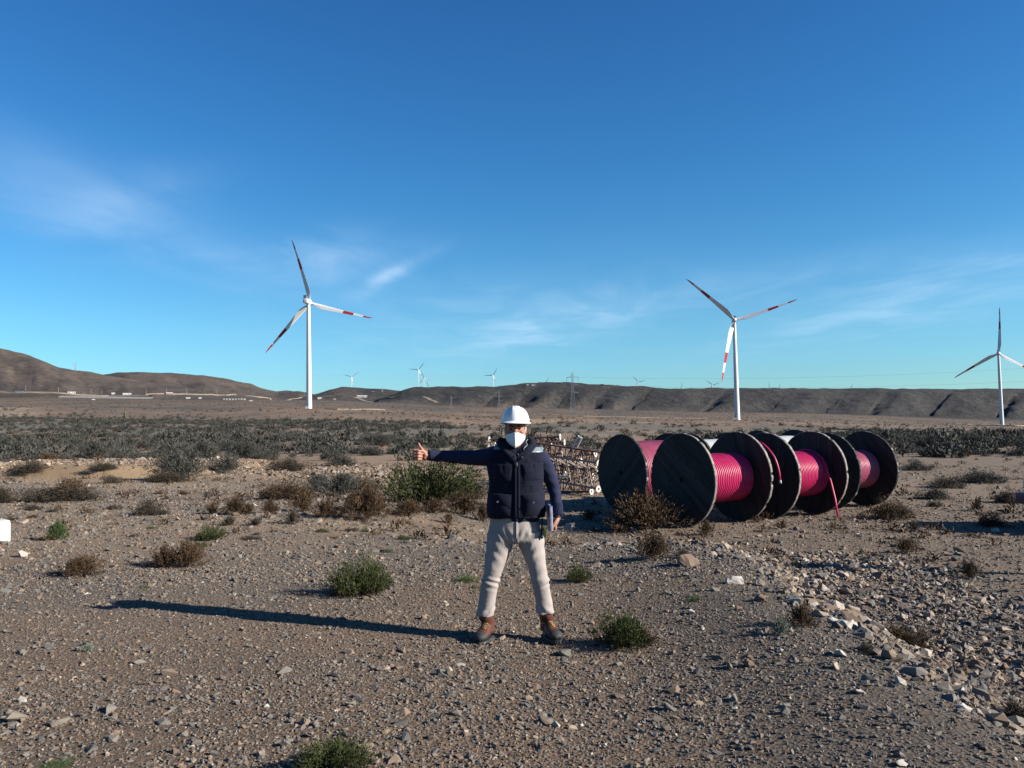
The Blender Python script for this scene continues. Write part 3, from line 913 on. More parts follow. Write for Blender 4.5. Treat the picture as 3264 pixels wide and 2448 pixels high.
def place_shrub(px_, py_, wd, ht, mk, form, label, group="shrubs on the stony ground", dens=1.0, loc=None, stems=True, size=None, seed=None):
    p = loc if loc is not None else hit(px_, py_)
    if size is None:
        rx = wd / F * p.y / 2; hz = ht / F * p.y
    else: rx, hz = size
    p = Vector((p.x, p.y + rx * .35 if loc is None else p.y, 0)); p.z = h(p.x, p.y) - .01
    pxs = rx * 2 * 847 / p.y             # width in picture pixels
    n = int(np.clip(pxs ** 1.35 * 44 * dens, 1200, 9000))
    n = [300, 600, 1200, 2400, 4200, 6500, 9000][int(np.argmin(np.abs(np.log(np.array([300, 600, 1200, 2400, 4200, 6500, 9000]) / n))))]
    sd_ = seed if seed is not None else random.randint(0, 4)
    k = (n / 1200) ** -.33
    key = (mk, form, sd_, n)
    if key not in _ms:
        src = shrub_mesh(form, sd_, n, .150 * k, .046 * k).copy()
        src.materials.clear(); src.materials.append(SHM[mk])
        _ms[key] = src
    o = bpy.data.objects.new(NAMES[mk], _ms[key]); COL.objects.link(o)
    o.location = p; o.scale = (rx, rx * .9, hz); o.rotation_euler = (0, 0, random.uniform(0, 6.28))
    if stems:
        s = bpy.data.objects.new("stems", stem_mesh(sd_, WOODP if mk == 'grey' else WOODM)); COL.objects.link(s); s.parent = o
    return tag(o, label, CATS[mk], group)

S = [  # x, y of the foot, width, height in photo pixels, material, form, label
 (85, 1520, 100, 44, 'dark', 'mound', "dark round shrub on the sandy bank at far left"),
 (323, 1508, 72, 32, 'dark', 'mound', "low dark shrub on the yellow sand of the cut bank"),
 (347, 1541, 55, 36, 'dark', 'mound', "small dark shrub just below the low dark one on the sand"),
 (560, 1531, 165, 88, 'grey', 'fan', "large grey shrub with bleached stems at the end of the sand bank"),
 (520, 1538, 110, 40, 'dark', 'mound', "brown thicket at the foot of the large grey bleached shrub"),
 (711, 1512, 105, 56, 'grey', 'fan', "pale stemmed grey shrub right of the large bleached shrub"),
 (911, 1502, 104, 58, 'dark', 'mound', "dark grey dome shaped shrub standing alone behind the stones"),
 (165, 1599, 232, 62, 'dark', 'mound', "wide low brown thicket with a hump at its right end"),
 (215, 1596, 90, 88, 'dry', 'mound', "brown hump of twigs rising from the wide low thicket"),
 (2, 1604, 66, 60, 'dark', 'mound', "dark shrub cut by the left frame edge"),
 (462, 1642, 84, 52, 'dark', 'mound', "dark round shrub with a black shadow on open gravel"),
 (512, 1642, 46, 26, 'dark', 'mound', "small twig clump leaning on the dark round shrub"),
 (905, 1592, 165, 66, 'dry', 'mound', "wide brown shrub on the gravel with a dark left side"),
 (870, 1592, 90, 44, 'dark', 'mound', "dark twiggy half of the wide brown shrub"),
 (1085, 1585, 150, 72, 'grey', 'fan', "grey dead bush behind the brown tufts"),
 (1010, 1560, 90, 50, 'grey', 'fan', "faint grey bush behind the grey dead bush"),
 (1150, 1560, 90, 54, 'dark', 'mound', "dark crown showing above the grey dead bush"),
 (746, 1641, 76, 56, 'dry', 'fan', "brown tuft fourth from the wide brown shrub's left"),
 (670, 1638, 50, 32, 'dry', 'fan', "thin pale brown tuft in the row of tufts"),
 (790, 1640, 40, 36, 'dry', 'fan', "slim brown tuft beside the fuller brown tuft"),
 (858, 1638, 54, 44, 'dry', 'fan', "upright brown tuft under the wide brown shrub"),
 (961, 1632, 84, 56, 'dry', 'fan', "bushy golden brown tuft with upright sprigs"),
 (1040, 1652, 80, 62, 'dry', 'fan', "golden brown tuft with a shadow to its left"),
 (1090, 1640, 40, 30, 'dry', 'fan', "small brown tuft between two larger golden ones"),
 (1168, 1662, 128, 96, 'dry', 'fan', "big rusty brown shrub left of the tall green bush"),
 (1160, 1630, 120, 100, 'dry', 'mound', "brown domed shrub behind the big rusty one"),
 (726, 1676, 54, 30, 'dark', 'fan', "little olive brown tuft on the gravel left of two others"),
 (811, 1676, 48, 26, 'dark', 'fan', "little olive brown tuft in the middle of three"),
 (929, 1671, 58, 42, 'dark', 'fan', "dark fan shaped tuft on the gravel"),
 (664, 1724, 92, 48, 'green', 'sprig', "olive shrub with a shadow on the mid gravel"),
 (635, 1743, 48, 20, 'green', 'mound', "flat dark green cushion before the olive shrub"),
 (176, 1722, 72, 60, 'weed', 'fan', "bright green weed near the concrete block"),
 (145, 1724, 40, 26, 'dry', 'mound', "dry litter beside the bright green weed"),
 (252, 1840, 124, 66, 'dry', 'fan', "dry brown bush with a long shadow at left"),
 (520, 1812, 92, 66, 'dry', 'fan', "left half of the clumped golden dry bush"),
 (592, 1812, 112, 84, 'dry', 'fan', "right half of the clumped golden dry bush"),
 (1150, 1902, 196, 108, 'green', 'sprig', "dense dark green shrub alone on the gravel left of the man"),
 (1075, 1900, 70, 34, 'dry', 'mound', "dry skirt of twigs at the left foot of the dense green shrub"),
 (793, 1721, 66, 16, 'dark', 'mound', "flat dark cushion on the middle gravel"),
 (1022, 1697, 44, 16, 'green', 'mound', "low green tuft between the gravel cushions"),
 (1110, 1694, 50, 14, 'dark', 'mound', "low dark cushion under the rusty shrub"),
 (1164, 1696, 30, 20, 'weed', 'mound', "tiny grey green weed right of the low dark cushion"),
 (1287, 1721, 52, 20, 'green', 'mound', "small green cushion left of the man's hips"),
 (1240, 1762, 44, 16, 'pale', 'fan', "pale weed on the gravel left of the man's thigh"),
 (870, 1696, 28, 11, 'dark', 'mound', "tiny dark cushion on the open gravel"),
 (815, 1706, 34, 12, 'dark', 'mound', "tiny dark tuft above the flat dark cushion"),
 (458, 1875, 32, 14, 'weed', 'mound', "tiny green cushion below the clumped golden bush"),
 (100, 1627, 66, 24, 'dark', 'mound', "low dark cushion under the wide low thicket"),
 (162, 1633, 40, 16, 'dark', 'mound', "small dark cushion right of the low dark cushion"),
 (355, 1624, 44, 18, 'dark', 'mound', "low brown cushion left of the dark round shrub"),
 (582, 1577, 36, 20, 'dry', 'mound', "small brown tuft on the gravel above the dark round shrub"),
 (655, 1590, 22, 26, 'grey', 'fan', "small grey sprig on the pale gravel"),
 (420, 1712, 32, 14, 'dark', 'mound', "small brown cushion far from the others on gravel"),
 (482, 1686, 42, 12, 'weed', 'mound', "thin green cushion left of the olive shrub"),
 (30, 1660, 40, 20, 'dark', 'mound', "dark cushion behind the concrete block"),
 (100, 1652, 34, 18, 'dry', 'mound', "brown litter tuft behind the flat tan rock"),
 (1363, 1612, 262, 142, 'green', 'sprig', "tall green broom bush under the man's outstretched arm", "shrubs on the stony ground", 2.6),
 (1500, 1590, 110, 78, 'dark', 'mound', "dark brown bush between the green bush and the man"),
 (1299, 1648, 112, 52, 'dry', 'fan', "orange brown tuft before the green bush at its left"),
 (1380, 1638, 90, 44, 'dry', 'fan', "orange brown tuft before the middle of the green bush"),
 (1478, 1642, 120, 70, 'dry', 'fan', "rusty tuft before the right end of the green bush"),
 (1540, 1662, 60, 56, 'dry', 'fan', "rusty tuft touching the man's vest"),
 (1429, 1670, 46, 36, 'dry', 'fan', "thin straw tuft in front of the rusty tufts"),
 (1489, 1855, 72, 26, 'weed', 'mound', "fresh green cushion left of the man's knee"),
 (1511, 1876, 26, 14, 'weed', 'mound', "tiny green cushion just below the fresh one"),
 (1845, 1858, 82, 54, 'green', 'sprig', "small round green shrub right of the man's knee"),
 (1994, 2070, 180, 104, 'green', 'sprig', "olive green bush on the pad by the right boot"),
 (2040, 2060, 110, 60, 'dry', 'mound', "dry twigs at the right foot of the olive bush"),
 (2086, 1784, 108, 80, 'dry', 'fan', "upright dry tuft on the crest of the bank"),
 (2177, 1780, 54, 30, 'dark', 'fan', "small grey brown tuft behind the brown slab"),
 (2254, 1706, 54, 44, 'dry', 'fan', "round brown tuft in front of the nearest reel"),
 (2220, 1916, 56, 20, 'weed', 'mound', "flat green cushion on the bank crest"),
 (1735, 1716, 30, 40, 'weed', 'fan', "green weed showing beside the man's hip"),
 (1880, 1660, 44, 34, 'dry', 'fan', "thin straw tuft by the reels' shadow"),
 (2068, 1696, 250, 116, 'dry', 'fan', "big rusty bush in front of the leftmost reel", "shrubs on the stony ground", 2.2),
 (1975, 1697, 66, 36, 'dry', 'fan', "small rusty tuft at the left foot of the big rusty bush"),
 (2388, 1660, 30, 36, 'dry', 'fan', "thin tuft at the foot of the middle reel"),
 (2445, 1658, 34, 30, 'dry', 'fan', "thin tuft right of the middle reel's foot"),
 (2497, 1687, 32, 30, 'dry', 'fan', "lone brown sprig before the reels"),
 (2846, 1656, 108, 66, 'dry', 'mound', "brown bush at the foot of the rightmost reel"),
 (2880, 1650, 50, 40, 'dark', 'fan', "dark tuft right of the brown bush by the reel"),
 (2918, 1694, 46, 34, 'dark', 'fan', "small dark tuft on the right plain"),
 (2896, 1764, 78, 52, 'dry', 'fan', "olive brown bush with grey stones at its side"),
 (3170, 1680, 72, 60, 'dark', 'mound', "dark olive bush near the right frame edge"),
 (3029, 1556, 108, 38, 'dark', 'mound', "dark low thicket right of the rightmost reel"),
 (2985, 1592, 96, 40, 'grey', 'mound', "grey low thicket below the dark low thicket"),
 (3225, 1604, 80, 52, 'dark', 'mound', "dark shrub behind the vehicle corner"),
 (2985, 1616, 44, 24, 'dark', 'mound', "small dark tuft under the grey low thicket"),
 (3119, 1630, 40, 46, 'dark', 'fan', "narrow dark shrub left of the olive bush at right"),
 (3140, 1540, 120, 44, 'grey', 'mound', "grey shrub left of the frame edge on the right plain"),
 (2930, 1500, 90, 34, 'grey', 'mound', "grey green shrub behind the rightmost reel"),
 (3101, 1846, 70, 54, 'dry', 'fan', "round olive brown bush at right with a shadow"),
 (2562, 2000, 84, 76, 'dry', 'fan', "russet tuft among the white rocks on the bank"),
 (2899, 2064, 128, 80, 'dry', 'mound', "olive russet bush below the rubble row"),
 (2769, 2086, 50, 44, 'dark', 'mound', "dark tuft left of the dark boulder"),
 (2495, 2026, 58, 60, 'pale', 'fan', "bare grey sticks on the bank crest"),
 (3250, 2316, 100, 104, 'dark', 'mound', "dark bush cut by the right frame edge low down"),
 (2543, 1806, 32, 22, 'weed', 'mound', "small green tuft between the reels and the rubble"),
 (2470, 2116, 24, 18, 'weed', 'fan', "tiny green weed on the grey gravel slope"),
 (1060, 2475, 220, 104, 'green', 'sprig', "green clump cut by the bottom frame edge"),
 (985, 2460, 80, 60, 'dry', 'mound', "brown dry side of the green bottom clump"),
 (165, 2452, 110, 26, 'weed', 'mound', "green weed at the bottom left frame edge"),
 (276, 2078, 52, 26, 'pale', 'fan', "pale silvery weed on the left foreground gravel"),
 (360, 2068, 30, 14, 'pale', 'fan', "small silvery weed right of the larger silvery weed"),
 (310, 1925, 34, 14, 'pale', 'mound', "small grey cushion on the gravel at left"),
]
for i, s in enumerate(S):
    s = (s[0], s[1], s[2] * 1.17, s[3] * .93) + s[4:]
    place_shrub(*s, seed=i % 5)

# --- the scrub belt: the nearest ones are single shrubs, the rest one mass
def belt_density(px_, y_):
    left = 1 - sstep(1250, 1650, px_)
    right = sstep(2350, 2850, px_)
    d = .25 + .75 * np.maximum(left, right * .9)
    return d
g2 = np.random.default_rng(5)
cand = []
while len(cand) < 250:
    y_ = g2.uniform(36, 92); px_ = g2.uniform(-60, 3330)
    if g2.uniform() > float(belt_density(np.array([px_]), y_)[()] if False else belt_density(np.array([px_]), y_)[0]) * sstep(33, 58, y_): continue
    x_ = (px_ - CXP) / F * y_
    if 1500 < px_ < 2900 and y_ < 44: continue
    if any((x_ - a) ** 2 + (y_ - b) ** 2 < 1.0 for a, b in cand): continue
    cand.append((x_, y_))
BL = {'grey': ("grey green rounded shrub in the scrub belt across the plain", "grey shrubs of the scrub belt"),
      'dark': ("dark brown shrub in the scrub belt across the plain", "dark shrubs of the scrub belt"),
      'dry': ("dry tan shrub in the scrub belt across the plain", "tan shrubs of the scrub belt")}
for (x_, y_) in cand:
    mk = g2.choice(['grey', 'dark', 'dry'], p=[.66, .25, .09])
    rx = float(np.clip(np.exp(g2.normal(math.log(.60), .38)), .28, 1.2)); hz = rx * g2.uniform(.62, 1.05)
    if mk != 'grey': rx *= .75; hz *= .65
    place_shrub(0, 0, 0, 0, mk, g2.choice(['mound', 'fan'], p=[.7, .3]), *BL[mk], loc=Vector((x_, y_, 0)), size=(rx, hz), stems=False, seed=int(g2.integers(0, 5)))

def mass_scrub(name, n, y0, y1, dens, size, mk, nb, label, seed):
    g = np.random.default_rng(seed)
    LOD = [shrub_arrays(f, s, nb, .24 if nb > 70 else .34, .095 if nb > 70 else .14) for f in ('mound', 'mound', 'fan') for s in range(2)]
    u = g.uniform(size=n * 3); pw = 1.3 if y1 < 1000 else 1.05; y_ = (y0 ** pw + u * (y1 ** pw - y0 ** pw)) ** (1 / pw)
    px_ = g.uniform(-1000, 4200, n * 3)
    keep = g.uniform(size=n * 3) < dens(px_, y_)
    px_, y_ = px_[keep][:n], y_[keep][:n]
    x_ = (px_ - CXP) / F * y_
    z_ = H(x_, y_)
    V, Q, T = [], [], []; off = 0
    for k, (v, q, t) in enumerate(LOD):
        m = np.where(np.arange(len(x_)) % len(LOD) == k)[0]
        rx = np.clip(np.exp(g.normal(math.log(size), .38, len(m))), size * .4, size * 2.4)
        hz = rx * g.uniform(.65, 1.15, len(m))
        a = g.uniform(0, 6.28, len(m)); c_, s_ = np.cos(a)[:, None], np.sin(a)[:, None]
        X = (v[None, :, 0] * c_ - v[None, :, 1] * s_) * rx[:, None] + x_[m][:, None]
        Y = (v[None, :, 0] * s_ + v[None, :, 1] * c_) * rx[:, None] + y_[m][:, None]
        Z = v[None, :, 2] * hz[:, None] + z_[m][:, None] - .03
        V.append(np.stack([X, Y, Z], -1).reshape(-1, 3))
        Q.append((q[None] + (np.arange(len(m)) * len(v))[:, None, None]).reshape(-1, 4) + off)
        T.append((np.clip(t[None] * .7 + g.uniform(0, .3, len(m))[:, None], 0, 1)).reshape(-1))
        off += len(m) * len(v)
    me = np_mesh(name, np.concatenate(V), quads=np.concatenate(Q), attrs={'tone': np.concatenate(T)})
    return tag(add_obj(name, me, SHM[mk]), label, None, None, 'stuff')
def dens_grey(px_, y_):
    n_ = fbm(px_ / 170, np.log(y_) * 7, 3, 200)
    return np.clip(belt_density(px_, y_) * (.10 + .45 * (1 - sstep(1000, 1500, px_)) * sstep(80, 120, y_) + 1.2 * sstep(.42, .60, n_)), 0, 1) * sstep(40, 62, y_ + np.where(px_ > 2600, 14, 0)) * (1 - sstep(230, 330, y_ + 40 * (n_ - .5) + np.clip((px_ - 1632) / 30, -30, 30)))
mass_scrub("scrub", 6400, 44, 340, dens_grey, .60, 'grey', 220, "grey green scrub thinning out across the far plain", 3)
def dens_dark(px_, y_):
    return .3 + .7 * sstep(.45, .6, fbm(px_ / 120, np.log(y_) * 9, 3, 210))
mass_scrub("far_scrub", 7200, 70, 1250, dens_dark, .62, 'dark', 60, "dark brown scrub dotted over the far plain", 4)
# low litter tufts on the near and middle ground
def dens_low(px_, y_):
    return .25 + .75 * sstep(.42, .6, fbm(px_ / 200, np.log(y_) * 8, 3, 220))
mass_scrub("dry_tufts", 1200, 12, 46, dens_low, .14, 'dry', 60, "small dry tufts dotted over the middle ground", 6)

# --- columnar cacti far out on the plain
CM = mat_plain("cactus_skin", (.085, .10, .06), .7, .25, 8)
def cactus(px_, py_, ht, arms, label):
    p = hit(px_, py_); H_ = ht / F * p.y
    root = empty("cactus", p - Vector((0, 0, .05)))
    def rib(pts, r_):
        mb = MB(); mb.tube(pts, [r_ * .8] + [r_] * (len(pts) - 2) + [r_ * .6], 9); return mb
    rib([(0, 0, 0), (.02, 0, H_ * .5), (.06, 0, H_)], H_ * .055).build("trunk", CM, root, True)
    for k in range(arms):
        a = (k * 2.1 + .4); dx, dy = math.cos(a), math.sin(a)
        z0 = H_ * (.12 + .1 * k); top = H_ * (.55 + .16 * ((k * 7) % 3))
        rib([(0, 0, z0), (dx * H_ * .13, dy * H_ * .13, z0 + H_ * .08), (dx * H_ * .17, dy * H_ * .17, top)], H_ * .045).build("arm", CM, root, True)
    return tag(root, label, "cactus", "cacti on the plain")
cactus(398, 1338, 34, 2, "tall forked cactus standing over the scrub belt at left")
cactus(377, 1336, 24, 1, "shorter cactus left of the tall forked one")
cactus(744, 1334, 14, 1, "small cactus between the tall forked one and the left turbine")
cactus(1256, 1352, 18, 2, "pale stub cactus above the scrub left of the man's head")
cactus(1367, 1333, 12, 1, "small cactus on the sandy rise left of the helmet")
cactus(520, 1320, 12, 1, "dark small cactus on the brown slope at left")
# ------------------------------------------------------------------ wind turbines
TWM = mat_plain("turbine_white", (.80, .81, .82), .4, .03, .4, k=.58)
def blade_mat():
    q = NT("blade_paint")
    z = q.sep(q.coord('Object'))[2]
    f = q.math('DIVIDE', z, 54.0)
    a = q.math('MULTIPLY', q.math('GREATER_THAN', f, .525), q.math('LESS_THAN', f, .69))
    b = q.math('GREATER_THAN', f, .845)
    c = q.mix(q.math('MAXIMUM', a, b), (.80, .81, .82), (.46, .035, .03))
    c = q.mix(q.maprange(q.noise(q.coord('Object'), .5, 5), .4, .8, 0, .2), c, q.mix(1.0, c, (.75, .74, .72), 'MULTIPLY'))
    q.base(c)
    return q.set(Roughness=.38)
BLM = blade_mat()
GREYM = mat_plain("turbine_grey_steel", (.16, .17, .18), .5, .15, 2)

def blade_mesh(L=54.0, n=26):
    prof = [(0, 1.0, 1.0), (1.5, 1.0, 1.0), (3.5, 1.25, .85), (6.5, 1.75, .62), (10, 2.05, .46), (15, 1.9, .36), (22, 1.6, .27), (30, 1.3, .2), (38, 1.02, .15), (46, .75, .10), (51, .5, .06), (53.4, .22, .03), (54, .05, .01)]
    vs, fs = [], []
    for (z, c, t) in prof:
        z *= L / 54
        for j in range(n):
            a = 2 * math.pi * j / n
            x = c * math.cos(a); y = t * math.sin(a) * (1 if z < 3 else (.55 + .45 * -math.cos(a)) * 1.25)
            off = 0 if z < 3 else (c - 1.0) * .75 if z < 12 else (c - 1.0) * .75
            vs.append((x + off, y + .0006 * z * z * -1, z))
    k = len(prof)
    for i in range(k - 1):
        for j in range(n):
            fs.append((i * n + j, i * n + (j + 1) % n, (i + 1) * n + (j + 1) % n, (i + 1) * n + j))
    fs.append(tuple(range((k - 1) * n, k * n)))
    return MB().add(vs, fs)
_bm = blade_mesh().build("blade_source", BLM, None, True); BLADE_ME = _bm.data; bpy.data.objects.remove(_bm)

def turbine(hub_px, hub_py, depth, angs, ar, away, label, group, blade_len=54.0, detail=True, base_z=None, base_xy=None):
    """angs: direction of each blade as it appears (degrees, counter-clockwise from right); ar: sideways lean of the rotor axis"""
    hub = at(hub_px, hub_py, depth)
    rv = Vector((hub.y, -hub.x, 0)).normalized(); vv = Vector((hub.x, hub.y, 0)).normalized()
    ax = (rv * ar + vv * (math.sqrt(1 - ar * ar) * (1 if away else -1))).normalized()
    over = 4.2
    tx, ty = hub.x - ax.x * over, hub.y - ax.y * over
    bz = h(tx, ty)
    Ht = hub.z - bz - 1.2
    root = empty("wind_turbine", (tx, ty, bz))
    mb = MB()
    nt_ = 40 if detail else 14
    rb, rt = (2.25, 1.4) if detail else (2.5, 1.7)
    prof = [(rb + .35, -1.5), (rb + .35, .3), (rb, .35)]
    for k in range(1, 13): prof.append((rb + (rt - rb) * k / 12, Ht * k / 12))
    mb.lathe(prof, nt_)
    mb.build("tower", TWM, root, True, 40)
    q = Matrix((rv if False else Vector((ax.y, -ax.x, 0)), ax, Vector((0, 0, 1)))).transposed()   # local y along the rotor axis
    if detail:
        nb = MB().bevel_box(q @ Vector((0, -2.6, Ht + 1.5)), (3.6, 10.2, 3.7), .55, q).build("nacelle", TWM, root, True, 40)
        cb = MB()
        for sx_ in (-1.55, 1.55): cb.box(q @ Vector((sx_, -6.0, Ht + 4.6)), (.3, .8, 2.6), q)
        cb.box(q @ Vector((0, -6.0, Ht + 5.75)), (3.4, .9, .3), q)
        cb.box(q @ Vector((-.6, -6.0, Ht + 4.5)), (1.7, .6, 2.2), q)
        cb.build("cooler", GREYM, nb)
        door = MB().box(Vector((0, 0, 0)), (1.0, .12, 2.2)).build("door", GREYM, root)
        va = math.atan2(-vv.x, -vv.y) + .55
        door.location = (math.sin(va) * (rb + .02), math.cos(va) * (rb + .02), 2.6); door.rotation_euler = (0, 0, -va)
        st = MB()
        for s_ in (-.6, .6): st.bar((s_, .1, 1.5), (s_, 2.8, .05), .14)
        for k in range(7): st.box((0, .25 + .38 * k, 1.35 - .2 * k), (1.2, .34, .06))
        for s_ in (-.62, .62): st.bar((s_, .1, 2.6), (s_, 2.8, 1.15), .08)
        sto = st.build("stairs", TWM, root); sto.location = (math.sin(va) * rb, math.cos(va) * rb, 0); sto.rotation_euler = (0, 0, -va)
    else:
        MB().bevel_box(q @ Vector((0, -2.2, Ht + 1.4)), (3.8, 9.5, 3.8), .4, q).build("nacelle", TWM, root)
    hubl = Vector((hub.x - tx, hub.y - ty, hub.z - bz))
    m3 = Matrix((Vector((ax.y, -ax.x, 0)), Vector((0, 0, 1)), ax)).transposed()     # local z along the axis
    prof = [(1.55, -1.7), (1.72, -.8), (1.72, .5), (1.5, 1.4), (.95, 2.1), (.35, 2.45), (.0, 2.5)]
    hb_ = MB(); hb_.lathe(prof, 24 if detail else 12)
    ho = hb_.build("hub", TWM, root, True); ho.location = hubl; ho.rotation_mode = 'QUATERNION'; ho.rotation_quaternion = m3.to_quaternion()
    U = Vector((0, 0, 1)); Rr = (rv - ax * rv.dot(ax)).normalized()
    for a in angs:
        er = Rr * math.cos(R(a)) + U * math.sin(R(a)); et = Rr * math.sin(R(a)) - U * math.cos(R(a))
        pitch = R(20 if away else 45)
        axf = ax
        et2 = et * math.cos(pitch) + axf * math.sin(pitch) * (-1 if away else 1)
        Y = er.cross(et2)
        mm = Matrix((et2, Y, er)).transposed()
        b = bpy.data.objects.new("blade", BLADE_ME); COL.objects.link(b); b.parent = root
        b.rotation_mode = 'QUATERNION'; b.rotation_quaternion = mm.to_quaternion()
        b.location = hubl + er * .4
        s_ = blade_len / 54.0
        b.scale = (s_ * ((1 if away else 1.3) if detail else 1.25), s_ * (1 if detail else 1.25), s_)
    return tag(root, label, "wind turbine", group)

GT = "wind turbines of the wind farm"
turbine(989, 966, 671, (104.5, -16.5, 225.5), .34, True, "nearest wind turbine with red banded blades standing left of the man", GT, 53)
turbine(2341, 1020, 709, (134.6, 14.5, 255.2), .06, False, "wind turbine with red banded blades standing above the cable reels", GT, 53)
turbine(3182, 1127, 982, (84.5, 207.5, -34), -.05, False, "red banded wind turbine by the right frame edge", GT, 53.5)
FT = "far wind turbines along the ridge"
for (hx, hy, d, an, ar, lb) in [
    (1121, 1202, 5300, (160, 36, 278), .2, "far turbine right of the nearest one, on the rounded ridge"),
    (1334, 1179, 4700, (172, 50, 298), .2, "tallest of the far turbines, foremost of the overlapping cluster on the ridge"),
    (1351, 1206, 5600, (108, 228, -12), .2, "middle far turbine of the overlapping cluster, with a level blade to the right"),
    (1366, 1235, 6500, (103, 223, 343), .2, "lowest turbine of the overlapping cluster, only a blade above the ridge"),
    (1571, 1196, 5000, (180, 56, 298), .2, "far turbine just left of the man's helmet, over the ridge"),
    (1737, 1221, 6200, (49, 169, 289), .2, "far turbine blade tip peeping over the hill left of the pylon"),
    (2033, 1217, 5800, (130, 9, 250), .2, "far turbine right of the lattice pylon on the plateau"),
    (2270, 1227, 5700, (139, 13, 256), .2, "far turbine just left of the tower above the reels"),
    (2452, 1238, 7000, (91, 211, 331), .2, "far turbine with one upright blade right of the tower above the reels"),
    (2481, 1240, 7600, (68, 188, 308), .2, "tiny far turbine blade beside the upright one on the plateau"),
    (2709, 1241, 7200, (56, 176, 296), .2, "far turbine blade tip on the plateau edge towards the right"),
    (2173, 1236, 7900, (88, 208, 328), .2, "faint far turbine tip halfway between the pylon and the big turbine")]:
    turbine(hx, hy, d, an, ar, True, lb, FT, 54, False)

# ------------------------------------------------------------------ pylons, poles and wires
GALV = mat_plain("galvanised_steel", (.34, .35, .37), .55, .15, 1, .3)
WOODG = mat_plain("weathered_pole_wood", (.26, .235, .21), .85, .25, 4)
DARKM = mat_plain("dark_insulator", (.05, .05, .06), .4, .1, 4)
def pylon(px_, py_, depth, top_py, w_, label, arms, thick=1.0):
    p = at(px_, py_, depth); p.z = h(p.x, p.y)
    Ht = at(px_, top_py, depth).z - p.z
    root = empty("lattice_pylon", p, -math.atan2(p.x, p.y))
    mb = MB(); lw = .34 * thick
    lev = [0, .14, .26, .36, .46, .55, .63, .71, .79, .87, .95]
    def half(f): return w_ * (1 - f / .60) + w_ * .26 * (f / .60) if f < .60 else w_ * .26
    pts = [[Vector((sx_ * half(f), sy_ * half(f), Ht * f)) for sx_, sy_ in ((-1, -1), (1, -1), (1, 1), (-1, 1))] for f in lev]
    for i in range(len(lev) - 1):
        for k in range(4):
            mb.bar(pts[i][k], pts[i + 1][k], lw)
            mb.bar(pts[i][k], pts[i + 1][(k + 1) % 4], lw * .55)
            mb.bar(pts[i][(k + 1) % 4], pts[i + 1][k], lw * .55)
            mb.bar(pts[i + 1][k], pts[i + 1][(k + 1) % 4], lw * .5)
    for k in range(4): mb.bar(pts[-1][k], (0, 0, Ht), lw * .8)
    mb.build("mast", GALV, root)
    for (f, hw) in arms:
        ab = MB(); z = Ht * f
        for s_ in (-1, 1):
            for q_ in (-1, 1): ab.bar((s_ * w_ * .26, q_ * w_ * .26, z), (s_ * hw, 0, z + .2), lw * .7)
            ab.bar((s_ * w_ * .26, 0, z + Ht * .035), (s_ * hw, 0, z + .2), lw * .6)
        a_ = ab.build("cross_arm", GALV, root)
        for s_ in (-1, 1):
            MB().tube([(s_ * hw, 0, z + .1), (s_ * hw, 0, z - Ht * .085)], .2 * thick, 6).build("insulator", DARKM, a_)
    return tag(root, label, "pylon", "lattice power pylons")
P1 = pylon(1827, 1321, 930, 1183, 3.6, "tall lattice pylon rising above the ridge right of the helmet", [(.855, 6.2), (.68, 6.6), (.50, 6.2)])
pylon(1592, 1320, 1090, 1249, 2.6, "thin lattice pylon just left of the man's helmet", [(.78, 4.6), (.55, 4.8)], .75)
pylon(1439, 1318, 1150, 1262, 2.0, "faint lattice mast halfway between the left turbine and the man", [(.8, 3.2)], .6)
pylon(240, 1177, 2500, 1155, 3.0, "tiny lattice mast on the slope of the left hill", [(.7, 4)], 1.6)
pylon(1219, 1263, 2300, 1238, 2.6, "tiny lattice mast above the far white building", [(.7, 5)], 1.5)
pylon(1128, 1264, 2350, 1246, 2.6, "tiny lattice mast left of the far white building", [(.7, 5)], 1.5)
pylon(1190, 1262, 2350, 1247, 2.6, "tiny lattice mast between the two others near the far white building", [(.7, 5)], 1.5)
def pole(px_, py_, top, label):
    p = hit(px_, py_); p.z = h(p.x, p.y)
    Ht = (py_ - top) / F * p.y
    root = empty("utility_pole", p, -math.atan2(p.x, p.y))
    MB().tube([(0, 0, -.5), (0, 0, Ht)], [.42, .30], 8).build("post", WOODG, root)
    MB().box((0, 0, Ht * .93), (2.2, .25, .28)).build("cross_arm", WOODG, root)
    return tag(root, label, "utility pole", "utility poles along the far road")
for x_, y_, t_, lb in [(82, 1247, 1229, "leftmost utility pole on the far road"), (186, 1251, 1234, "utility pole left of the first white shed on the far road"),
                       (290, 1254, 1239, "utility pole right of the dark shed on the far road"), (325, 1256, 1244, "short utility pole between the sheds on the far road"),
                       (466, 1256, 1241, "utility pole right of the white truck on the far road"), (531, 1255, 1238, "utility pole beside the tan house on the far road"),
                       (595, 1256, 1238, "utility pole right of the tan house on the far road"), (653, 1258, 1240, "utility pole below the rounded left hill"),
                       (691, 1261, 1243, "utility pole left of the row of white cabins"), (885, 1262, 1250, "utility pole left of the near turbine tower"),
                       (970, 1263, 1252, "utility pole touching the near turbine tower")]:
    pole(x_, y_, t_, lb)
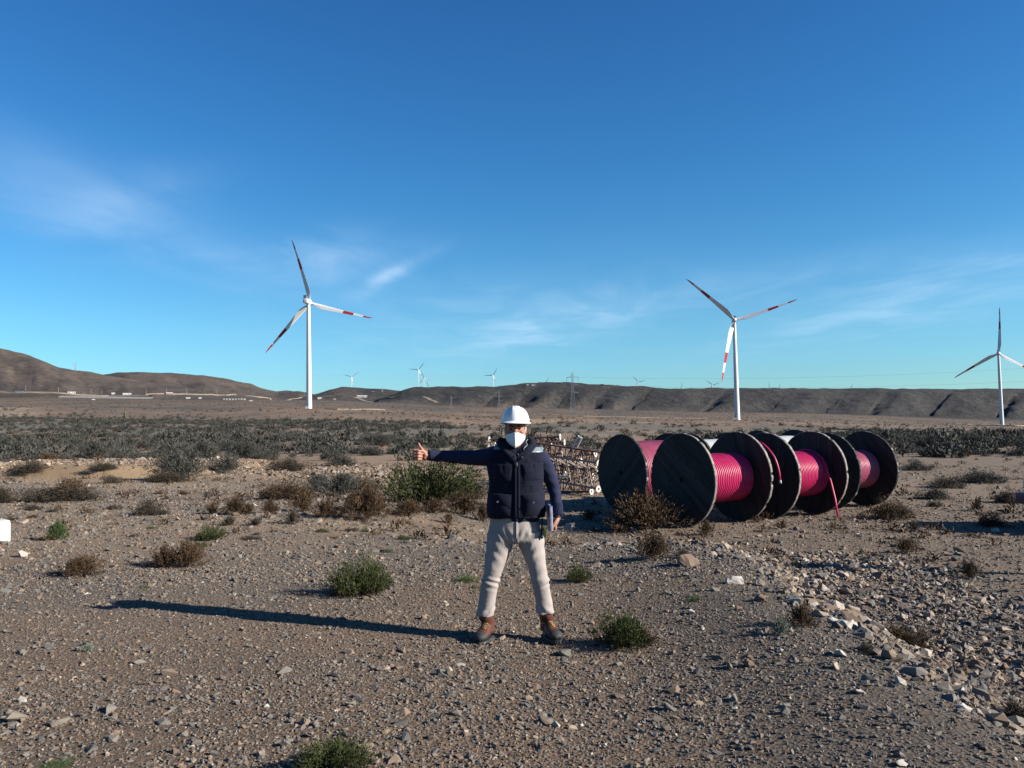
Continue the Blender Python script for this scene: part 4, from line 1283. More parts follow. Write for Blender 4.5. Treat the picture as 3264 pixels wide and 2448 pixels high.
# power line from the pylon across to the right
wm_ = mat_plain("power_cable", (.12, .12, .13), .5, .1, 1)
e0 = Vector(P1.location) + Vector((0, 0, 0))
for k, (zf, off) in enumerate(((.94, 5.4), (.60, 6))):
    a = at(1840, 1203 if k == 0 else 1226, 930); b = at(3600, 1150 if k == 0 else 1196, 900)
    pts = [a.lerp(b, t / 24) - Vector((0, 0, 14 * 4 * (t / 24) * (1 - t / 24) * .55)) for t in range(25)]
    tag(MB().tube(pts, .055, 4).build("power_line", wm_), ("upper" if k == 0 else "lower") + " power cable sagging from the tall pylon across the sky to the right", "power line", "power cables")

# ------------------------------------------------------------------ far road, tracks and buildings
ROADM = mat_plain("pale_road_bank", (.27, .215, .16), .95, .2, .08)
TRKM = mat_plain("grey_road", (.27, .26, .25), .9, .15, .1)
def ribbon(name, pts, width, lift, mat, label, face=0.0):
    """a strip laid along the ground, with a banked front face when face > 0"""
    P = [hit(*q) for q in pts]
    C = []
    for a, b in zip(P[:-1], P[1:]):
        n = max(2, int((b - a).length / 14))
        C += [a.lerp(b, k / n) for k in range(n)]
    C.append(P[-1])
    vs, fs = [], []
    for i, c in enumerate(C):
        t = C[min(i + 1, len(C) - 1)] - C[max(i - 1, 0)]; nrm = Vector((-t.y, t.x, 0)).normalized()
        if nrm.y < 0: nrm = -nrm
        row = [c - nrm * (width / 2 + face * 1.3), c - nrm * width / 2, c + nrm * width / 2, c + nrm * (width / 2 + face)]
        for j, q in enumerate(row):
            z = h(q.x, q.y)
            vs.append((q.x, q.y, (z - .8) if j in (0, 3) and face else max(z, h(c.x, c.y)) + lift + face))
    for i in range(len(C) - 1):
        for j in range(3): fs.append((i * 4 + j, i * 4 + j + 1, i * 4 + 5 + j, i * 4 + 4 + j))
    return tag(MB().add(vs, fs).build(name, mat), label, None, None, 'structure')
ribbon("road", [(-60, 1252), (60, 1253), (200, 1255), (350, 1263), (480, 1262)], 9, .3, ROADM, "pale embankment of the far road below the left hill", 1.6)
ribbon("road", [(190, 1267), (330, 1269), (490, 1270)], 8, .3, TRKM, "grey far road strip before the white sheds", 1.2)
ribbon("road", [(460, 1258), (560, 1257), (660, 1259), (820, 1266), (960, 1267)], 8, .3, ROADM, "pale far road strip under the rounded hill", 1.0)
ribbon("path", [(1350, 1265), (1372, 1275), (1392, 1284)], 7, .5, ROADM, "short pale track climbing the brown hillside left of the man", .0)
ribbon("path", [(1040, 1267), (1130, 1267), (1260, 1268)], 9, .4, ROADM, "pale line of the road past the far white building", .3)
ribbon("path", [(1690, 1326), (1860, 1327), (2060, 1331), (2250, 1334)], 7, .25, ROADM, "pale track across the plain behind the cable reels", .12)
ribbon("path", [(3050, 1352), (3140, 1356), (3230, 1358), (3330, 1354)], 9, .25, ROADM, "pale service track round the foot of the right turbine", .35)
ribbon("path", [(1055, 1305), (1130, 1305), (1215, 1306)], 8, .25, ROADM, "pale track on the plain right of the near turbine foot", .1)

def building(px_, py_, wpx, hpx, wall, roof, label, depth_m=8.0, name="shed", pitched=True, group="far buildings", nwin=2):
    p = hit(px_, py_)
    W, Hh = wpx / F * p.y, hpx / F * p.y
    root = empty(name, Vector((p.x, p.y, h(p.x, p.y) - .3)), -math.atan2(p.x, p.y))
    wh = Hh * (.74 if pitched else .92)
    MB().box((0, depth_m / 2, wh / 2), (W, depth_m, wh)).build("wall", wall, root)
    rb_ = MB()
    if pitched:
        o = .35; vs = [(-W / 2 - o, -o, wh), (W / 2 + o, -o, wh), (W / 2 + o, depth_m + o, wh), (-W / 2 - o, depth_m + o, wh), (-W / 2 - o, depth_m / 2, Hh + .3), (W / 2 + o, depth_m / 2, Hh + .3)]
        rb_.add(vs, [(0, 1, 5, 4), (3, 4, 5, 2), (0, 4, 3), (1, 2, 5), (0, 3, 2, 1)])
    else:
        rb_.box((0, depth_m / 2, wh + Hh * .05), (W + .5, depth_m + .5, Hh * .1))
    rb_.build("roof", roof, root)
    for k in range(nwin):
        x_ = -W / 2 + W * (k + .7) / (nwin + .6)
        MB().box((x_, -.05, wh * .6), (min(1.4, W * .12), .1, wh * .32)).build("window", DARKM, root)
    MB().box((W * .36, -.05, wh * .36), (min(1.2, W * .12), .1, wh * .7)).build("door", GREYM, root)
    return tag(root, label, "building", group)
WH = mat_plain("white_wall", (.58, .57, .55), .7, .05, 1); TAN = mat_plain("tan_wall", (.46, .34, .25), .85, .15, 1); BRN = mat_plain("dark_shed_wall", (.085, .07, .065), .8, .2, 1)
RFD = mat_plain("dark_roof", (.07, .06, .06), .7, .2, 1); RFW = mat_plain("light_roof", (.66, .67, .68), .5, .1, 1)
BLU = mat_plain("blue_shed_wall", (.07, .12, .24), .6, .15, 1)
building(62, 1251, 24, 6, BLU, RFD, "low blue grey shed on the far road at far left", pitched=False)
building(228, 1254, 23, 9, WH, RFD, "white shed with a dark roof on the far road")
building(252, 1257, 28, 8, BRN, RFD, "dark shed right of the first white shed", pitched=False)
building(265, 1257, 7, 7, TAN, RFD, "small tan hut against the dark shed", pitched=False, nwin=1)
building(361, 1257, 10, 6, WH, RFW, "small pale hut between the sheds on the far road", nwin=1)
building(405, 1260, 25, 11, WH, RFD, "largest white shed standing on the far road")
building(540, 1257, 19, 7, TAN, RFW, "tan house with a light roof on the far road")
building(600, 1271, 13, 5, WH, RFW, "low white hut before the tan house on the plain", nwin=1)
building(638, 1271, 9, 5, WH, RFW, "tiny white hut right of the low white hut", nwin=1)
for k in range(8):
    building(715 + 9.3 * k, 1275, 6.2, 5, WH, RFW, "white cabin in the row of cabins left of the near turbine", 5, "cabin", False, "row of white cabins", 1)
building(800, 1279, 10, 4, WH, RFW, "low white hut right of the row of cabins", nwin=1)
building(1019, 1272, 12, 6, WH, RFW, "white hut just right of the near turbine tower", nwin=1)
building(1067, 1275, 7, 4, TAN, RFW, "tiny tan hut on the plain right of the near turbine", nwin=1)
building(1148, 1267, 20, 7, WH, RFW, "long white building with dark openings under the rounded ridge", nwin=5)
building(1165, 1267, 10, 7, WH, RFW, "short white wing right of the long white building", nwin=1)
building(1682, 1229, 7, 5, WH, RFW, "tiny white cabin on the hill crest right of the helmet", pitched=False, nwin=1)
building(1700, 1230, 12, 5, WH, RFW, "white container on the hill crest right of the tiny cabin", pitched=False, nwin=1)
building(1780, 1223, 6, 5, BRN, RFD, "dark hut on the hill crest left of the tall pylon", pitched=False, nwin=1)
building(1918, 1229, 13, 5, BRN, RFD, "dark mound shaped hut on the plateau crest right of the tall pylon", nwin=1)
# a vehicle on the far road
def far_van(px_, py_, wpx, label):
    p = hit(px_, py_); L = wpx / F * p.y
    root = empty("van", Vector((p.x, p.y, h(p.x, p.y))), -math.atan2(p.x, p.y))
    MB().bevel_box((0, 0, L * .27), (L, L * .4, L * .36), L * .05).build("body", WH, root)
    for s_ in (-.3, .3):
        MB().tube([(s_ * L, -L * .21, L * .09), (s_ * L, L * .21, L * .09)], L * .09, 10).build("wheel", DARKM, root)
    MB().box((L * .2, -L * .205, L * .34), (L * .3, .04, L * .12)).build("window", DARKM, root)
    return tag(root, label, "van")
far_van(298, 1276, 9, "white van driving on the plain below the far road")

# ------------------------------------------------------------------ cable reels
def flange_mat():
    q = NT("black_stained_planks")
    p = q.coord('Object')
    oi = q.node('ShaderNodeObjectInfo')
    y = q.math('DIVIDE', q.sep(p)[1], .115)
    plank = q.math('FLOOR', y)
    wn = q.node('ShaderNodeTexWhiteNoise', noise_dimensions='2D')
    cb = q.node('ShaderNodeCombineXYZ'); q.link(plank, cb.inputs[0]); q.link(oi.outputs['Random'], cb.inputs[1]); q.link(cb.outputs[0], wn.inputs['Vector'])
    fr = q.math('FRACT', y)
    gap = q.math('GREATER_THAN', q.math('ABSOLUTE', q.math('SUBTRACT', fr, .5)), .46)
    gr = q.noise(q.mapping(p, (.7, 20, 6)), 3, 7, .7)
    c = q.mix(wn.outputs['Value'], (.004, .005, .007), (.026, .026, .029))
    c = q.mix(q.maprange(gr, .52, .70, 0, .62), c, (.115, .11, .108))
    c = q.mix(q.maprange(q.noise(p, 2.2, 5), .58, .72, 0, .25), c, (.05, .038, .030))
    c = q.mix(gap, c, (.006, .006, .006))
    # bare weathered rim
    r_ = q.node('ShaderNodeVectorMath', operation='LENGTH')
    m = q.mapping(p, (1, 1, 0)); q.link(m, r_.inputs[0])
    rim = q.math('MULTIPLY', q.math('GREATER_THAN', r_.outputs['Value'], .988), q.maprange(q.noise(p, 9, 4), .3, .6, .25, 1))
    c = q.mix(rim, c, (.34, .30, .27))
    q.base(c)
    q.bump(q.math('SUBTRACT', gr, q.math('MULTIPLY', gap, 1.5)), .5, .012)
    return q.set(Roughness=.78)
FLM = flange_mat()
def cable_mat(name, c0, c1):
    q = NT(name)
    p = q.coord('Object')
    q.base(q.mix(q.maprange(q.noise(p, 2.5, 6), .35, .7, 0, 1), c0, c1))
    return q.set(Roughness=.42)
PINK = cable_mat("crimson_cable", (.58, .026, .135), (.46, .019, .105))
PALE = cable_mat("faded_pink_cable", (.46, .11, .19), (.38, .08, .14))
WRAP = mat_plain("white_plastic_wrap", (.50, .51, .52), .45, .08, 3)
STEEL = mat_plain("black_steel", (.03, .03, .032), .45, .3, 6, .4)
CHALK = mat_plain("old_chalk", (.16, .155, .13), .9, .5, 30)
def reel(center, ax, Rf, Wd, drum, mat, label, turns=29, fl_rot=(0, 0), seed=0, drop=None, wrap=False):
    """axis ax (unit, horizontal); centre given at mid width"""
    root = empty("cable_reel", center)
    X = ax; Z = Vector((0, 0, 1)); Y = Z.cross(X)
    M = Matrix((Y, Z, X)).transposed()                 # local z along the axis
    root.rotation_mode = 'QUATERNION'; root.rotation_quaternion = M.to_quaternion()
    th = .075
    fls = []
    for k, s_ in enumerate((-1, 1)):
        mb = MB(); b = .012
        n = 96
        prof = [(.055, -th / 2), (1 - b, -th / 2), (1, -th / 2 + b), (1, th / 2 - b), (1 - b, th / 2), (.055, th / 2)]
        mb.lathe([(r_ * Rf if r_ > .2 else r_, z) for r_, z in prof], n, None, True)
        gg = np.random.default_rng(seed * 7 + k)
        jit = gg.normal(0, .0035, n) - (gg.uniform(size=n) < .07) * gg.uniform(.006, .022, n)
        for q_ in range(1, 5):
            for j_ in range(n):
                v_ = mb.v[q_ * n + j_]; f_ = 1 + jit[j_] / Rf
                mb.v[q_ * n + j_] = (v_[0] * f_, v_[1] * f_, v_[2])
        f = mb.build("flange", FLM, root, True, 30)
        # planks run their own way on each side
        f.location = (0, 0, s_ * Wd / 2); f.rotation_euler = (0, 0, R(fl_rot[k]))
        f.scale = (1, 1, 1)
        fls.append(f)
        for q in range(6):
            a = 2 * math.pi * q / 6 + .3
            MB().tube([(.42 * math.cos(a), .42 * math.sin(a), s_ * th * .5), (.42 * math.cos(a), .42 * math.sin(a), s_ * (th * .5 + .022))], .022, 8).build("bolt", STEEL, f)
    W2 = Wd / 2 - th / 2 - .01
    MB().tube([(0, 0, -W2), (0, 0, W2)], .10, 16).build("core", STEEL, root, True, 40)
    mb = MB()
    if wrap:
        mb.lathe([(drum, -W2), (drum + .01, -W2 * .5), (drum + .004, 0), (drum + .012, W2 * .4), (drum, W2)], 72)
    else:
        prof = []; p_ = 2 * W2 / turns
        g = np.random.default_rng(seed)
        for k in range(turns):
            z0 = -W2 + p_ * (k + .5); dr = g.normal(0, .0010)
            if g.uniform() < .04: dr += .010
            for a in np.linspace(0, np.pi, 7):
                prof.append((drum - p_ * .5 + dr + p_ * .5 * math.sin(a), z0 - p_ * .5 * math.cos(a)))
        mb.lathe(prof, 96)
    mb.build("cable_coil", mat, root, True)
    if drop == 'tail':                                  # a loose end running down to the ground
        z = W2 * .80
        pts = []
        for t in np.linspace(0, 1, 7):
            a = R(70) + R(88) * t
            pts.append(((drum + .03) * math.cos(a), (drum + .03) * math.sin(a), z))
        Mi = M.inverted()
        root_w = Vector(center)
        e = hit(2671, 1652); e.z += .02
        last = Vector(pts[-1]); el = Mi @ (e - root_w)
        for t in (.12, .35, .7, 1.0):
            q = last.lerp(el, t); q += Vector((-.05, .05, 0)) * math.sin(t * math.pi)
            pts.append(tuple(q))
        MB().tube(pts, .023, 8).build("cable_tail", mat, root, True)
    if drop == 'loop':
        pts = []
        for t in np.linspace(0, 1, 9):
            a = R(128) + R(55) * t
            rr_ = Rf * (.98 + .07 * min(1, t * 2))
            pts.append((rr_ * math.cos(a), rr_ * math.sin(a), Wd / 2 + .09 + .09 * t))
        tl = MB().tube(pts, .022, 8).build("cable_tail", mat, root, True)
        e = Vector(pts[-1])
        MB().tube([e, e + Vector((.0, -.07, .01))], .026, 8).build("end_cap", WRAP, tl, True)
    return tag(root, label, "cable reel", "big wooden cable reels"), fls
AX = Vector((.852, .523, 0)).normalized()
def reel_at(px_left, depth, Rf, Wd, sink=.02):
    """stands a reel so that its near flange centre lies on the column px_left at the given depth"""
    c = at(px_left, 1500, depth); c = Vector((c.x, c.y, 0)) + AX * (Wd / 2)
    c.z = max(h(*(c - AX * Wd / 2).xy), h(*(c + AX * Wd / 2).xy)) * .5 + min(h(*(c - AX * Wd / 2).xy), h(*(c + AX * Wd / 2).xy)) * .5 + Rf - sink
    return c
reel(reel_at(2175, 18.3, 1.0, 1.66), AX, 1.0, 1.66, .535, PINK, "nearest cable reel with bright crimson cable and a black planked face", 29, (38, 70), 1, 'loop')
rc, fl_c = reel(reel_at(2440, 19.75, 1.0, 1.62), AX, 1.0, 1.62, .535, PINK, "middle front cable reel with a crimson cable end hanging to the ground", 31, (88, 95), 2, 'tail')
reel(reel_at(2637, 21.8, .985, 1.50), AX, .985, 1.50, .50, PALE, "rightmost cable reel with faded pink cable", 27, (20, 50), 3)
reel(reel_at(1983, 21.8, .985, 1.60), AX, .985, 1.60, .80, PALE, "leftmost cable reel almost full of faded pink cable", 30, (-42, 30), 4)
reel(reel_at(2199, 23.3, .985, 1.55), AX, .985, 1.55, .795, WRAP, "rear cable reel wrapped in white sheet behind the nearest one", 30, (70, 10), 5, None, True)
reel(reel_at(2420, 24.6, 1.0, 1.60), AX, 1.0, 1.60, .81, WRAP, "rear cable reel wrapped in white sheet behind the middle front one", 30, (15, 80), 6, None, True)
# faint chalk strokes on the middle reel's near face
cmk = MB()
f0 = fl_c[0]
for (x0, y0, x1, y1) in [(0, .12, .10, .12), (.05, .12, .05, -.02), (.05, -.02, 0, .01), (.15, .12, .15, -.02), (.15, .12, .24, .12), (.15, .05, .22, .05), (.15, -.02, .24, -.02),
                         (-.02, -.10, .03, -.26), (.03, -.26, .07, -.14), (.07, -.14, .11, -.26), (.11, -.26, .16, -.10), (.2, -.10, .2, -.26), (.25, -.1, .25, -.26)]:
    cmk.bar((x0, y0, 0), (x1, y1, 0), .018, .004, (0, 0, 1))
co = cmk.build("chalk_mark", CHALK, f0)
f0.rotation_mode = 'XYZ'
co.rotation_mode = 'QUATERNION'
co.rotation_quaternion = (Matrix.Rotation(-f0.rotation_euler.z, 3, 'Z') @ Matrix.Rotation(R(18), 3, 'Z') @ Matrix.Rotation(math.pi, 3, 'Y')).to_quaternion()
pc = Matrix.Rotation(-f0.rotation_euler.z, 3, 'Z') @ Vector((-.38, .52, -.0405))
co.location = pc

# ------------------------------------------------------------------ stack of lattice mast sections behind the man
RUST = NT("red_oxide_paint")
_c = RUST.coord('Object')
RUST.base(RUST.mix(RUST.maprange(RUST.noise(_c, 3, 6, .7), .4, .62, 0, 1), (.15, .07, .055), (.26, .17, .135))); RUSTM = RUST.set(Roughness=.7)
FADE = mat_plain("faded_white_steel", (.31, .245, .205), .65, .3, 4)
FADE2 = mat_plain("white_steel", (.62, .60, .58), .5, .1, 3)
def lattice_section(pos, d, roll, L, side, mat, label, bays=6):
    root = empty("lattice_mast_section", pos)
    X = Vector(d).normalized(); Y = Vector((0, 0, 1)).cross(X).normalized(); Z = X.cross(Y)
    M = Matrix((X, Y, Z)).transposed() @ Matrix.Rotation(R(roll), 3, 'X')
    root.rotation_mode = 'QUATERNION'; root.rotation_quaternion = M.to_quaternion()
    rr_ = side / math.sqrt(3)
    cp = [(rr_ * math.cos(R(90 + 120 * k)), rr_ * math.sin(R(90 + 120 * k))) for k in range(3)]
    for (y, z) in cp:
        ch = MB().tube([(-L / 2, y, z), (L / 2, y, z)], .036, 8).build("chord", mat, root, True, 40)
        for s_ in (-1, 1):
            MB().lathe([(.04, 0), (.105, 0), (.105, .025), (.04, .025)], 18, Matrix.Translation((s_ * L / 2, y, z)) @ Matrix.Rotation(R(90), 4, 'Y'), True).build("end_plate", FADE2, ch)
    br = MB(); st = L / bays
    for k in range(3):
        a, b = cp[k], cp[(k + 1) % 3]
        for i in range(bays):
            x0, x1, xm = -L / 2 + st * i, -L / 2 + st * (i + 1), -L / 2 + st * (i + .5)
            br.tube([(x0, *a), (xm, *b)], .017, 5); br.tube([(xm, *b), (x1, *a)], .017, 5)
            if i: br.tube([(x0, *a), (x0, *b)], .014, 5)
    br.build("bracing", mat, root)
    return tag(root, label, "lattice mast", "stacked lattice mast sections")
def lat(p0, p1, dp0, dp1, roll, side, mat, label, bays=6):
    a, b = at(*p0, dp0), at(*p1, dp1)
    return lattice_section((a + b) / 2, b - a, roll, (b - a).length, side, mat, label, bays)
lat((1700, 1545), (1905, 1540), 28.2, 26.6, 0, .80, RUSTM, "rusty red lattice mast section at the bottom of the stack")
lat((1640, 1548), (1800, 1552), 30.2, 29.0, 0, .78, RUSTM, "rusty lattice mast section on the ground behind the man's elbow", 6)
lat((1730, 1486), (1925, 1516), 28.2, 25.8, 150, .78, FADE, "pale lattice mast section resting on the bottom rusty one")
lat((1660, 1500), (1880, 1478), 30.2, 28.0, 75, .76, RUSTM, "red lattice mast section in the middle of the stack behind the man")
lat((1690, 1440), (1925, 1476), 28.6, 27.4, 20, .62, RUSTM, "reddish lattice mast section sloping down across the stack", 7)
lat((1566, 1424), (1790, 1416), 29.8, 29.0, 40, .58, RUSTM, "topmost lattice mast section showing on both sides of the man's head", 6)
lat((1560, 1462), (1760, 1458), 29.9, 29.2, 15, .70, FADE, "pale lattice mast section behind the man's shoulders", 6)
lat((1560, 1530), (1700, 1535), 31.5, 31.0, 0, .70, FADE, "pale lattice mast section lying low behind the man's vest", 5)
def tube_thing(p0, p1, d0, d1, r_, label):
    a, b = at(*p0, d0), at(*p1, d1)
    root = empty("steel_tube", a)
    MB().tube([(0, 0, 0), b - a], r_, 12).build("pipe", FADE2, root, True, 40)
    MB().lathe([(r_ * .8, 0), (r_ * 1.15, 0), (r_ * 1.15, .02), (r_ * .8, .02)], 14, Matrix.Translation((b - a) * .995) @ (b - a).to_track_quat('Z', 'Y').to_matrix().to_4x4(), True).build("end_plate", FADE2, root)
    return tag(root, label, "steel tube", "white steel tubes leaning on the stack")
tube_thing((1815, 1442), (1845, 1391), 27.9, 27.6, .035, "left white steel tube of the pair sticking up from the lattice stack")
tube_thing((1831, 1442), (1853, 1396), 27.9, 27.6, .035, "right white steel tube of the pair sticking up from the lattice stack")
tube_thing((1765, 1520), (1815, 1518), 26.8, 26.4, .03, "white steel tube lying across the front of the lattice stack")
# thin stick on the bank crest
a, b = hit(1895, 1722), hit(2030, 1764)
root = empty("wooden_stick", a + Vector((0, 0, .03)))
MB().tube([(0, 0, 0), (b - a) * .35 + Vector((0, 0, .03)), (b - a) * .7 + Vector((0, 0, .05)), (b - a)], [.012, .018, .016, .008], 7).build("stick", mat_plain("bleached_stick", (.62, .57, .50), .8, .15, 20), root, True)
tag(root, "long bleached stick lying along the bank crest below the reels", "stick")

# ------------------------------------------------------------------ white block at the left edge
CONC = NT("whitewashed_concrete"); _c = CONC.coord('Object')
CONC.base(CONC.mix(CONC.maprange(CONC.noise(_c, 4, 7, .65), .42, .7, 0, .8), (.50, .51, .48), (.34, .31, .27))); CONC.bump(CONC.noise(_c, 40, 5), .3, .01); CONCM = CONC.set(Roughness=.85)
p = hit(36, 1744)
root = empty("concrete_block", Vector((p.x - 1.16, p.y + .42, p.z - .13)), R(-18))
MB().bevel_box((0, 0, .20), (1.28, 1.0, .46), .07).build("block", CONCM, root, True, 35)
MB().bevel_box((0, 0, .0), (1.34, 1.06, .10), .02).build("footing", CONCM, root, True, 35)
tag(root, "white concrete block cut by the left frame edge", "concrete block")

# ------------------------------------------------------------------ vehicle whose corner shows at the right edge
CARP = NT("dark_blue_car_paint"); CARP.base((.012, .022, .05)); CARM = CARP.set(Roughness=.28)
CARM.node_tree.nodes['Principled BSDF'].inputs['Coat Weight'].default_value = .6
CHR = mat_plain("bumper_grey", (.03, .05, .10), .4, .1, 3, .2)
GLS = mat_plain("car_glass", (.02, .025, .03), .08, .1, 2)
p = at(3262, 1640, 16.2); gz = h(p.x + 1, p.y)
root = empty("pickup_truck", Vector((p.x + 3.42, p.y + .75, gz)), R(4))
b = MB()
b.bevel_box((0, 0, .72), (5.0, 1.78, .62), .14); b.bevel_box((-.35, 0, 1.30), (1.9, 1.66, .68), .2)
body = b.build("body", CARM, root, True, 40)
MB().bevel_box((-2.55, 0, .58), (.22, 1.80, .24), .06).build("bumper", CHR, root, True, 40)
for s_ in (-1, 1):
    MB().bevel_box((-2.47, s_ * .66, .86), (.10, .34, .17), .04).build("headlight", RFW, root, True, 40)
    for x_ in (-1.55, 1.5):
        wlm = MB().lathe([(.19, -.11), (.33, -.11), (.37, -.07), (.37, .07), (.33, .11), (.19, .11)], 28, Matrix.Translation((x_, s_ * .80, .37)) @ Matrix.Rotation(R(90), 4, 'X'), True).build("wheel", DARKM, root, True, 40)
        MB().lathe([(.0, -.08), (.18, -.09), (.185, .09), (.0, .08)], 20, Matrix.Translation((x_, s_ * .80, .37)) @ Matrix.Rotation(R(90), 4, 'X')).build("rim", GREYM, wlm, True, 40)
MB().box((-.35, -.835, 1.36), (1.3, .02, .34)).build("window", GLS, root)
MB().box((-1.31, 0, 1.36), (.02, 1.3, .36)).build("windscreen", GLS, root)
tag(root, "dark blue pickup truck of which only the front corner shows at the right frame edge", "pickup truck")
# unseen post with a board, added outside the frame to cast the long shadow
p = at(3264, 1810, 12.0)
root = empty("shadow_post", Vector((p.x + .9, p.y - .25, h(p.x + .9, p.y - .25))))
MB().tube([(0, 0, -.1), (.02, 0, 1.0), (.0, .02, 2.15)], [.075, .065, .055], 10).build("post", WOODG, root, True)
MB().bevel_box((0, .02, 1.55), (.62, .05, .42), .01, Matrix.Rotation(R(25), 3, 'Z')).build("board", WOODG, root)
tag(root, "unseen wooden post added outside the frame to cast the long shadow over the lower ground at right", "post")
# ------------------------------------------------------------------ the man
MP = hit(1650, 2040)
MS = F / MP.y
man = empty("person", Vector((MP.x, MP.y, MP.z)))
tag(man, "man in white helmet, mask and dark vest holding a thumbs up at arm's length", "person")
def m(px_, py_, y=0.0):
    """a point of the figure from its place in the photograph"""
    return Vector(((px_ - 1650 + (2045 - py_) * .0192) / MS, y, (2045 - py_) / MS))

SKIN = NT("skin"); _c = SKIN.coord('Object')
SKIN.base(SKIN.mix(SKIN.maprange(SKIN.noise(_c, 22, 5), .35, .7, 0, 1), (.40, .195, .14), (.32, .145, .105)))
SKIN.b.inputs['Subsurface Weight'].default_value = .08; SKIN.b.inputs['Subsurface Radius'].default_value = (.012, .005, .003); SKINM = SKIN.set(Roughness=.5)
def cloth(name, col, scale, strength, rough=.9, var=.2):
    q = NT(name); c = q.coord('Object')
    q.base(q.mix(q.maprange(q.noise(c, 9, 6, .6), .35, .7, 0, 1), tuple(v * (1 - var) for v in col), tuple(v * (1 + var) for v in col)))
    q.bump(q.noise(c, scale, 3, .6), strength, .003)
    q.b.inputs['Sheen Weight'].default_value = .02; q.b.inputs['Specular IOR Level'].default_value = .15
    return q.set(Roughness=rough)
VESTM = cloth("dark_navy_vest_cloth", (.0075, .0092, .0235), 160, .35)
POCKM = cloth("vest_pocket_cloth", (.0082, .0100, .0255), 160, .35)
KNIT = cloth("navy_knit", (.021, .025, .062), 240, .55)
HOODM = cloth("dark_hood_fleece", (.009, .011, .026), 120, .5)
TROU = cloth("beige_twill", (.365, .322, .305), 300, .3, .9, .1)
LEATH = NT("brown_leather"); _c = LEATH.coord('Object')
LEATH.base(LEATH.mix(LEATH.maprange(LEATH.noise(_c, 26, 6, .65), .35, .7, 0, 1), (.12, .043, .028), (.072, .026, .018))); LEATH.bump(LEATH.noise(_c, 90, 4), .3, .003); LEATHM = LEATH.set(Roughness=.5)
RUBB = mat_plain("dark_rubber", (.034, .036, .039), .65, .3, 30, 0, .002)
REFL = mat_plain("grey_reflective_strip", (.19, .235, .27), .4, .1, 20)
HATM = mat_plain("white_helmet_plastic", (.82, .83, .84), .28, .02, 3, k=.72)
MASKM = mat_plain("white_mask_fabric", (.84, .84, .84), .85, .02, 20, k=.75)
HAIRM = mat_plain("grey_hair", (.20, .19, .18), .7, .4, 90)
DKHAIR = mat_plain("dark_eyebrow_hair", (.035, .026, .022), .7, .3, 90)
EYEM = mat_plain("eye_dark", (.03, .022, .02), .25, .1, 40)
LACE = mat_plain("boot_lace", (.30, .17, .07), .7, .3, 60)
ZIPM = mat_plain("dark_zip", (.035, .037, .045), .4, .2, 60, .5)
BLK = mat_plain("black_webbing", (.012, .012, .014), .75, .2, 60)

def spline(pts, k=5):
    """smooth curve through points given as (vector, radii)"""
    P = [Vector(p[0]) for p in pts]; Q = [p[1] if isinstance(p[1], (tuple, list)) else (p[1], p[1]) for p in pts]
    out, rad_ = [], []
    n = len(P)
    for i in range(n - 1):
        p0, p1, p2, p3 = P[max(i - 1, 0)], P[i], P[i + 1], P[min(i + 2, n - 1)]
        for j in range(k):
            t = j / k
            out.append(.5 * ((2 * p1) + (p2 - p0) * t + (2 * p0 - 5 * p1 + 4 * p2 - p3) * t * t + (3 * p1 - p0 - 3 * p2 + p3) * t ** 3))
            s = t * t * (3 - 2 * t)
            rad_.append((Q[i][0] * (1 - s) + Q[i + 1][0] * s, Q[i][1] * (1 - s) + Q[i + 1][1] * s))
    out.append(P[-1]); rad_.append(Q[-1])
    return out, rad_
def limb(mb, pts, n=18, ref=(0, 1, 0), k=5):
    p, r_ = spline(pts, k)
    mb.tube(p, r_, n, ref)
def ball(mb, c, r_, n=14, m3=None):
    r_ = r_ if isinstance(r_, (tuple, list)) else (r_, r_, r_)
    k = n // 2 + 1
    prof = [(math.sin(math.pi * i / k), -math.cos(math.pi * i / k)) for i in range(k + 1)]
    vs, fs = [], []
    tmp = MB(); tmp.lathe([(max(a, 1e-4), b) for a, b in prof], n)
    mb.add([(Vector(c) + ((m3 @ Vector((v[0] * r_[0], v[1] * r_[1], v[2] * r_[2]))) if m3 else Vector((v[0] * r_[0], v[1] * r_[1], v[2] * r_[2])))) for v in tmp.v], tmp.f)

def mr(px_, py_, y=0.0):
    """points of his right arm, which is swung slightly back"""
    yy = y + float(np.interp(px_, [1326, 1340, 1368, 1400, 1430, 1468, 1505, 1548, 1590], [.02, .03, .055, .085, .11, .12, .085, .03, 0]))
    q = m(px_, py_, yy); k = 1 + (yy - y) / MP.y
    q.x = (MP.x + q.x) * k - MP.x; q.z = (q.z + MP.z - CAM_Z) * k + CAM_Z - MP.z
    return q
# joints
SHO_R, ELB_R, WRI_R = mr(1582, 1468, .01), mr(1468, 1468, -.035), mr(1368, 1461, -.05)       # his right arm (left in the picture)
SHO_L, ELB_L, WRI_L = m(1722, 1470, .01), m(1763, 1566, .02), m(1776, 1658, -.03)
HEADC = m(1643, 1388, -.012)
HIP_R, KNE_R, ANK_R = m(1606, 1712, 0), m(1567, 1852, -.02), m(1549, 1980, .02)
HIP_L, KNE_L, ANK_L = m(1688, 1712, 0), m(1716, 1852, -.02), m(1738, 1980, .02)

# ---- body: one continuous skin from the head to the fingertips
B = MB()
hz = HEADC.z
cx_ = HEADC.x
sec = [(-.150, -.052, .030, .036), (-.128, -.040, .048, .056), (-.095, -.026, .062, .074), (-.055, -.014, .069, .085), (-.01, -.008, .0735, .092), (.04, -.004, .0745, .096), (.085, .0, .071, .094), (.12, .004, .056, .078), (.142, .006, .03, .045)]
B.tube([(cx_, y, hz + z) for z, y, a, b in sec], [(b, a) for z, y, a, b in sec], 28, (0, 1, 0))
limb(B, [((cx_, .02, hz - .20), .062), ((cx_, .012, hz - .12), .056), ((cx_, .006, hz - .06), .055)])
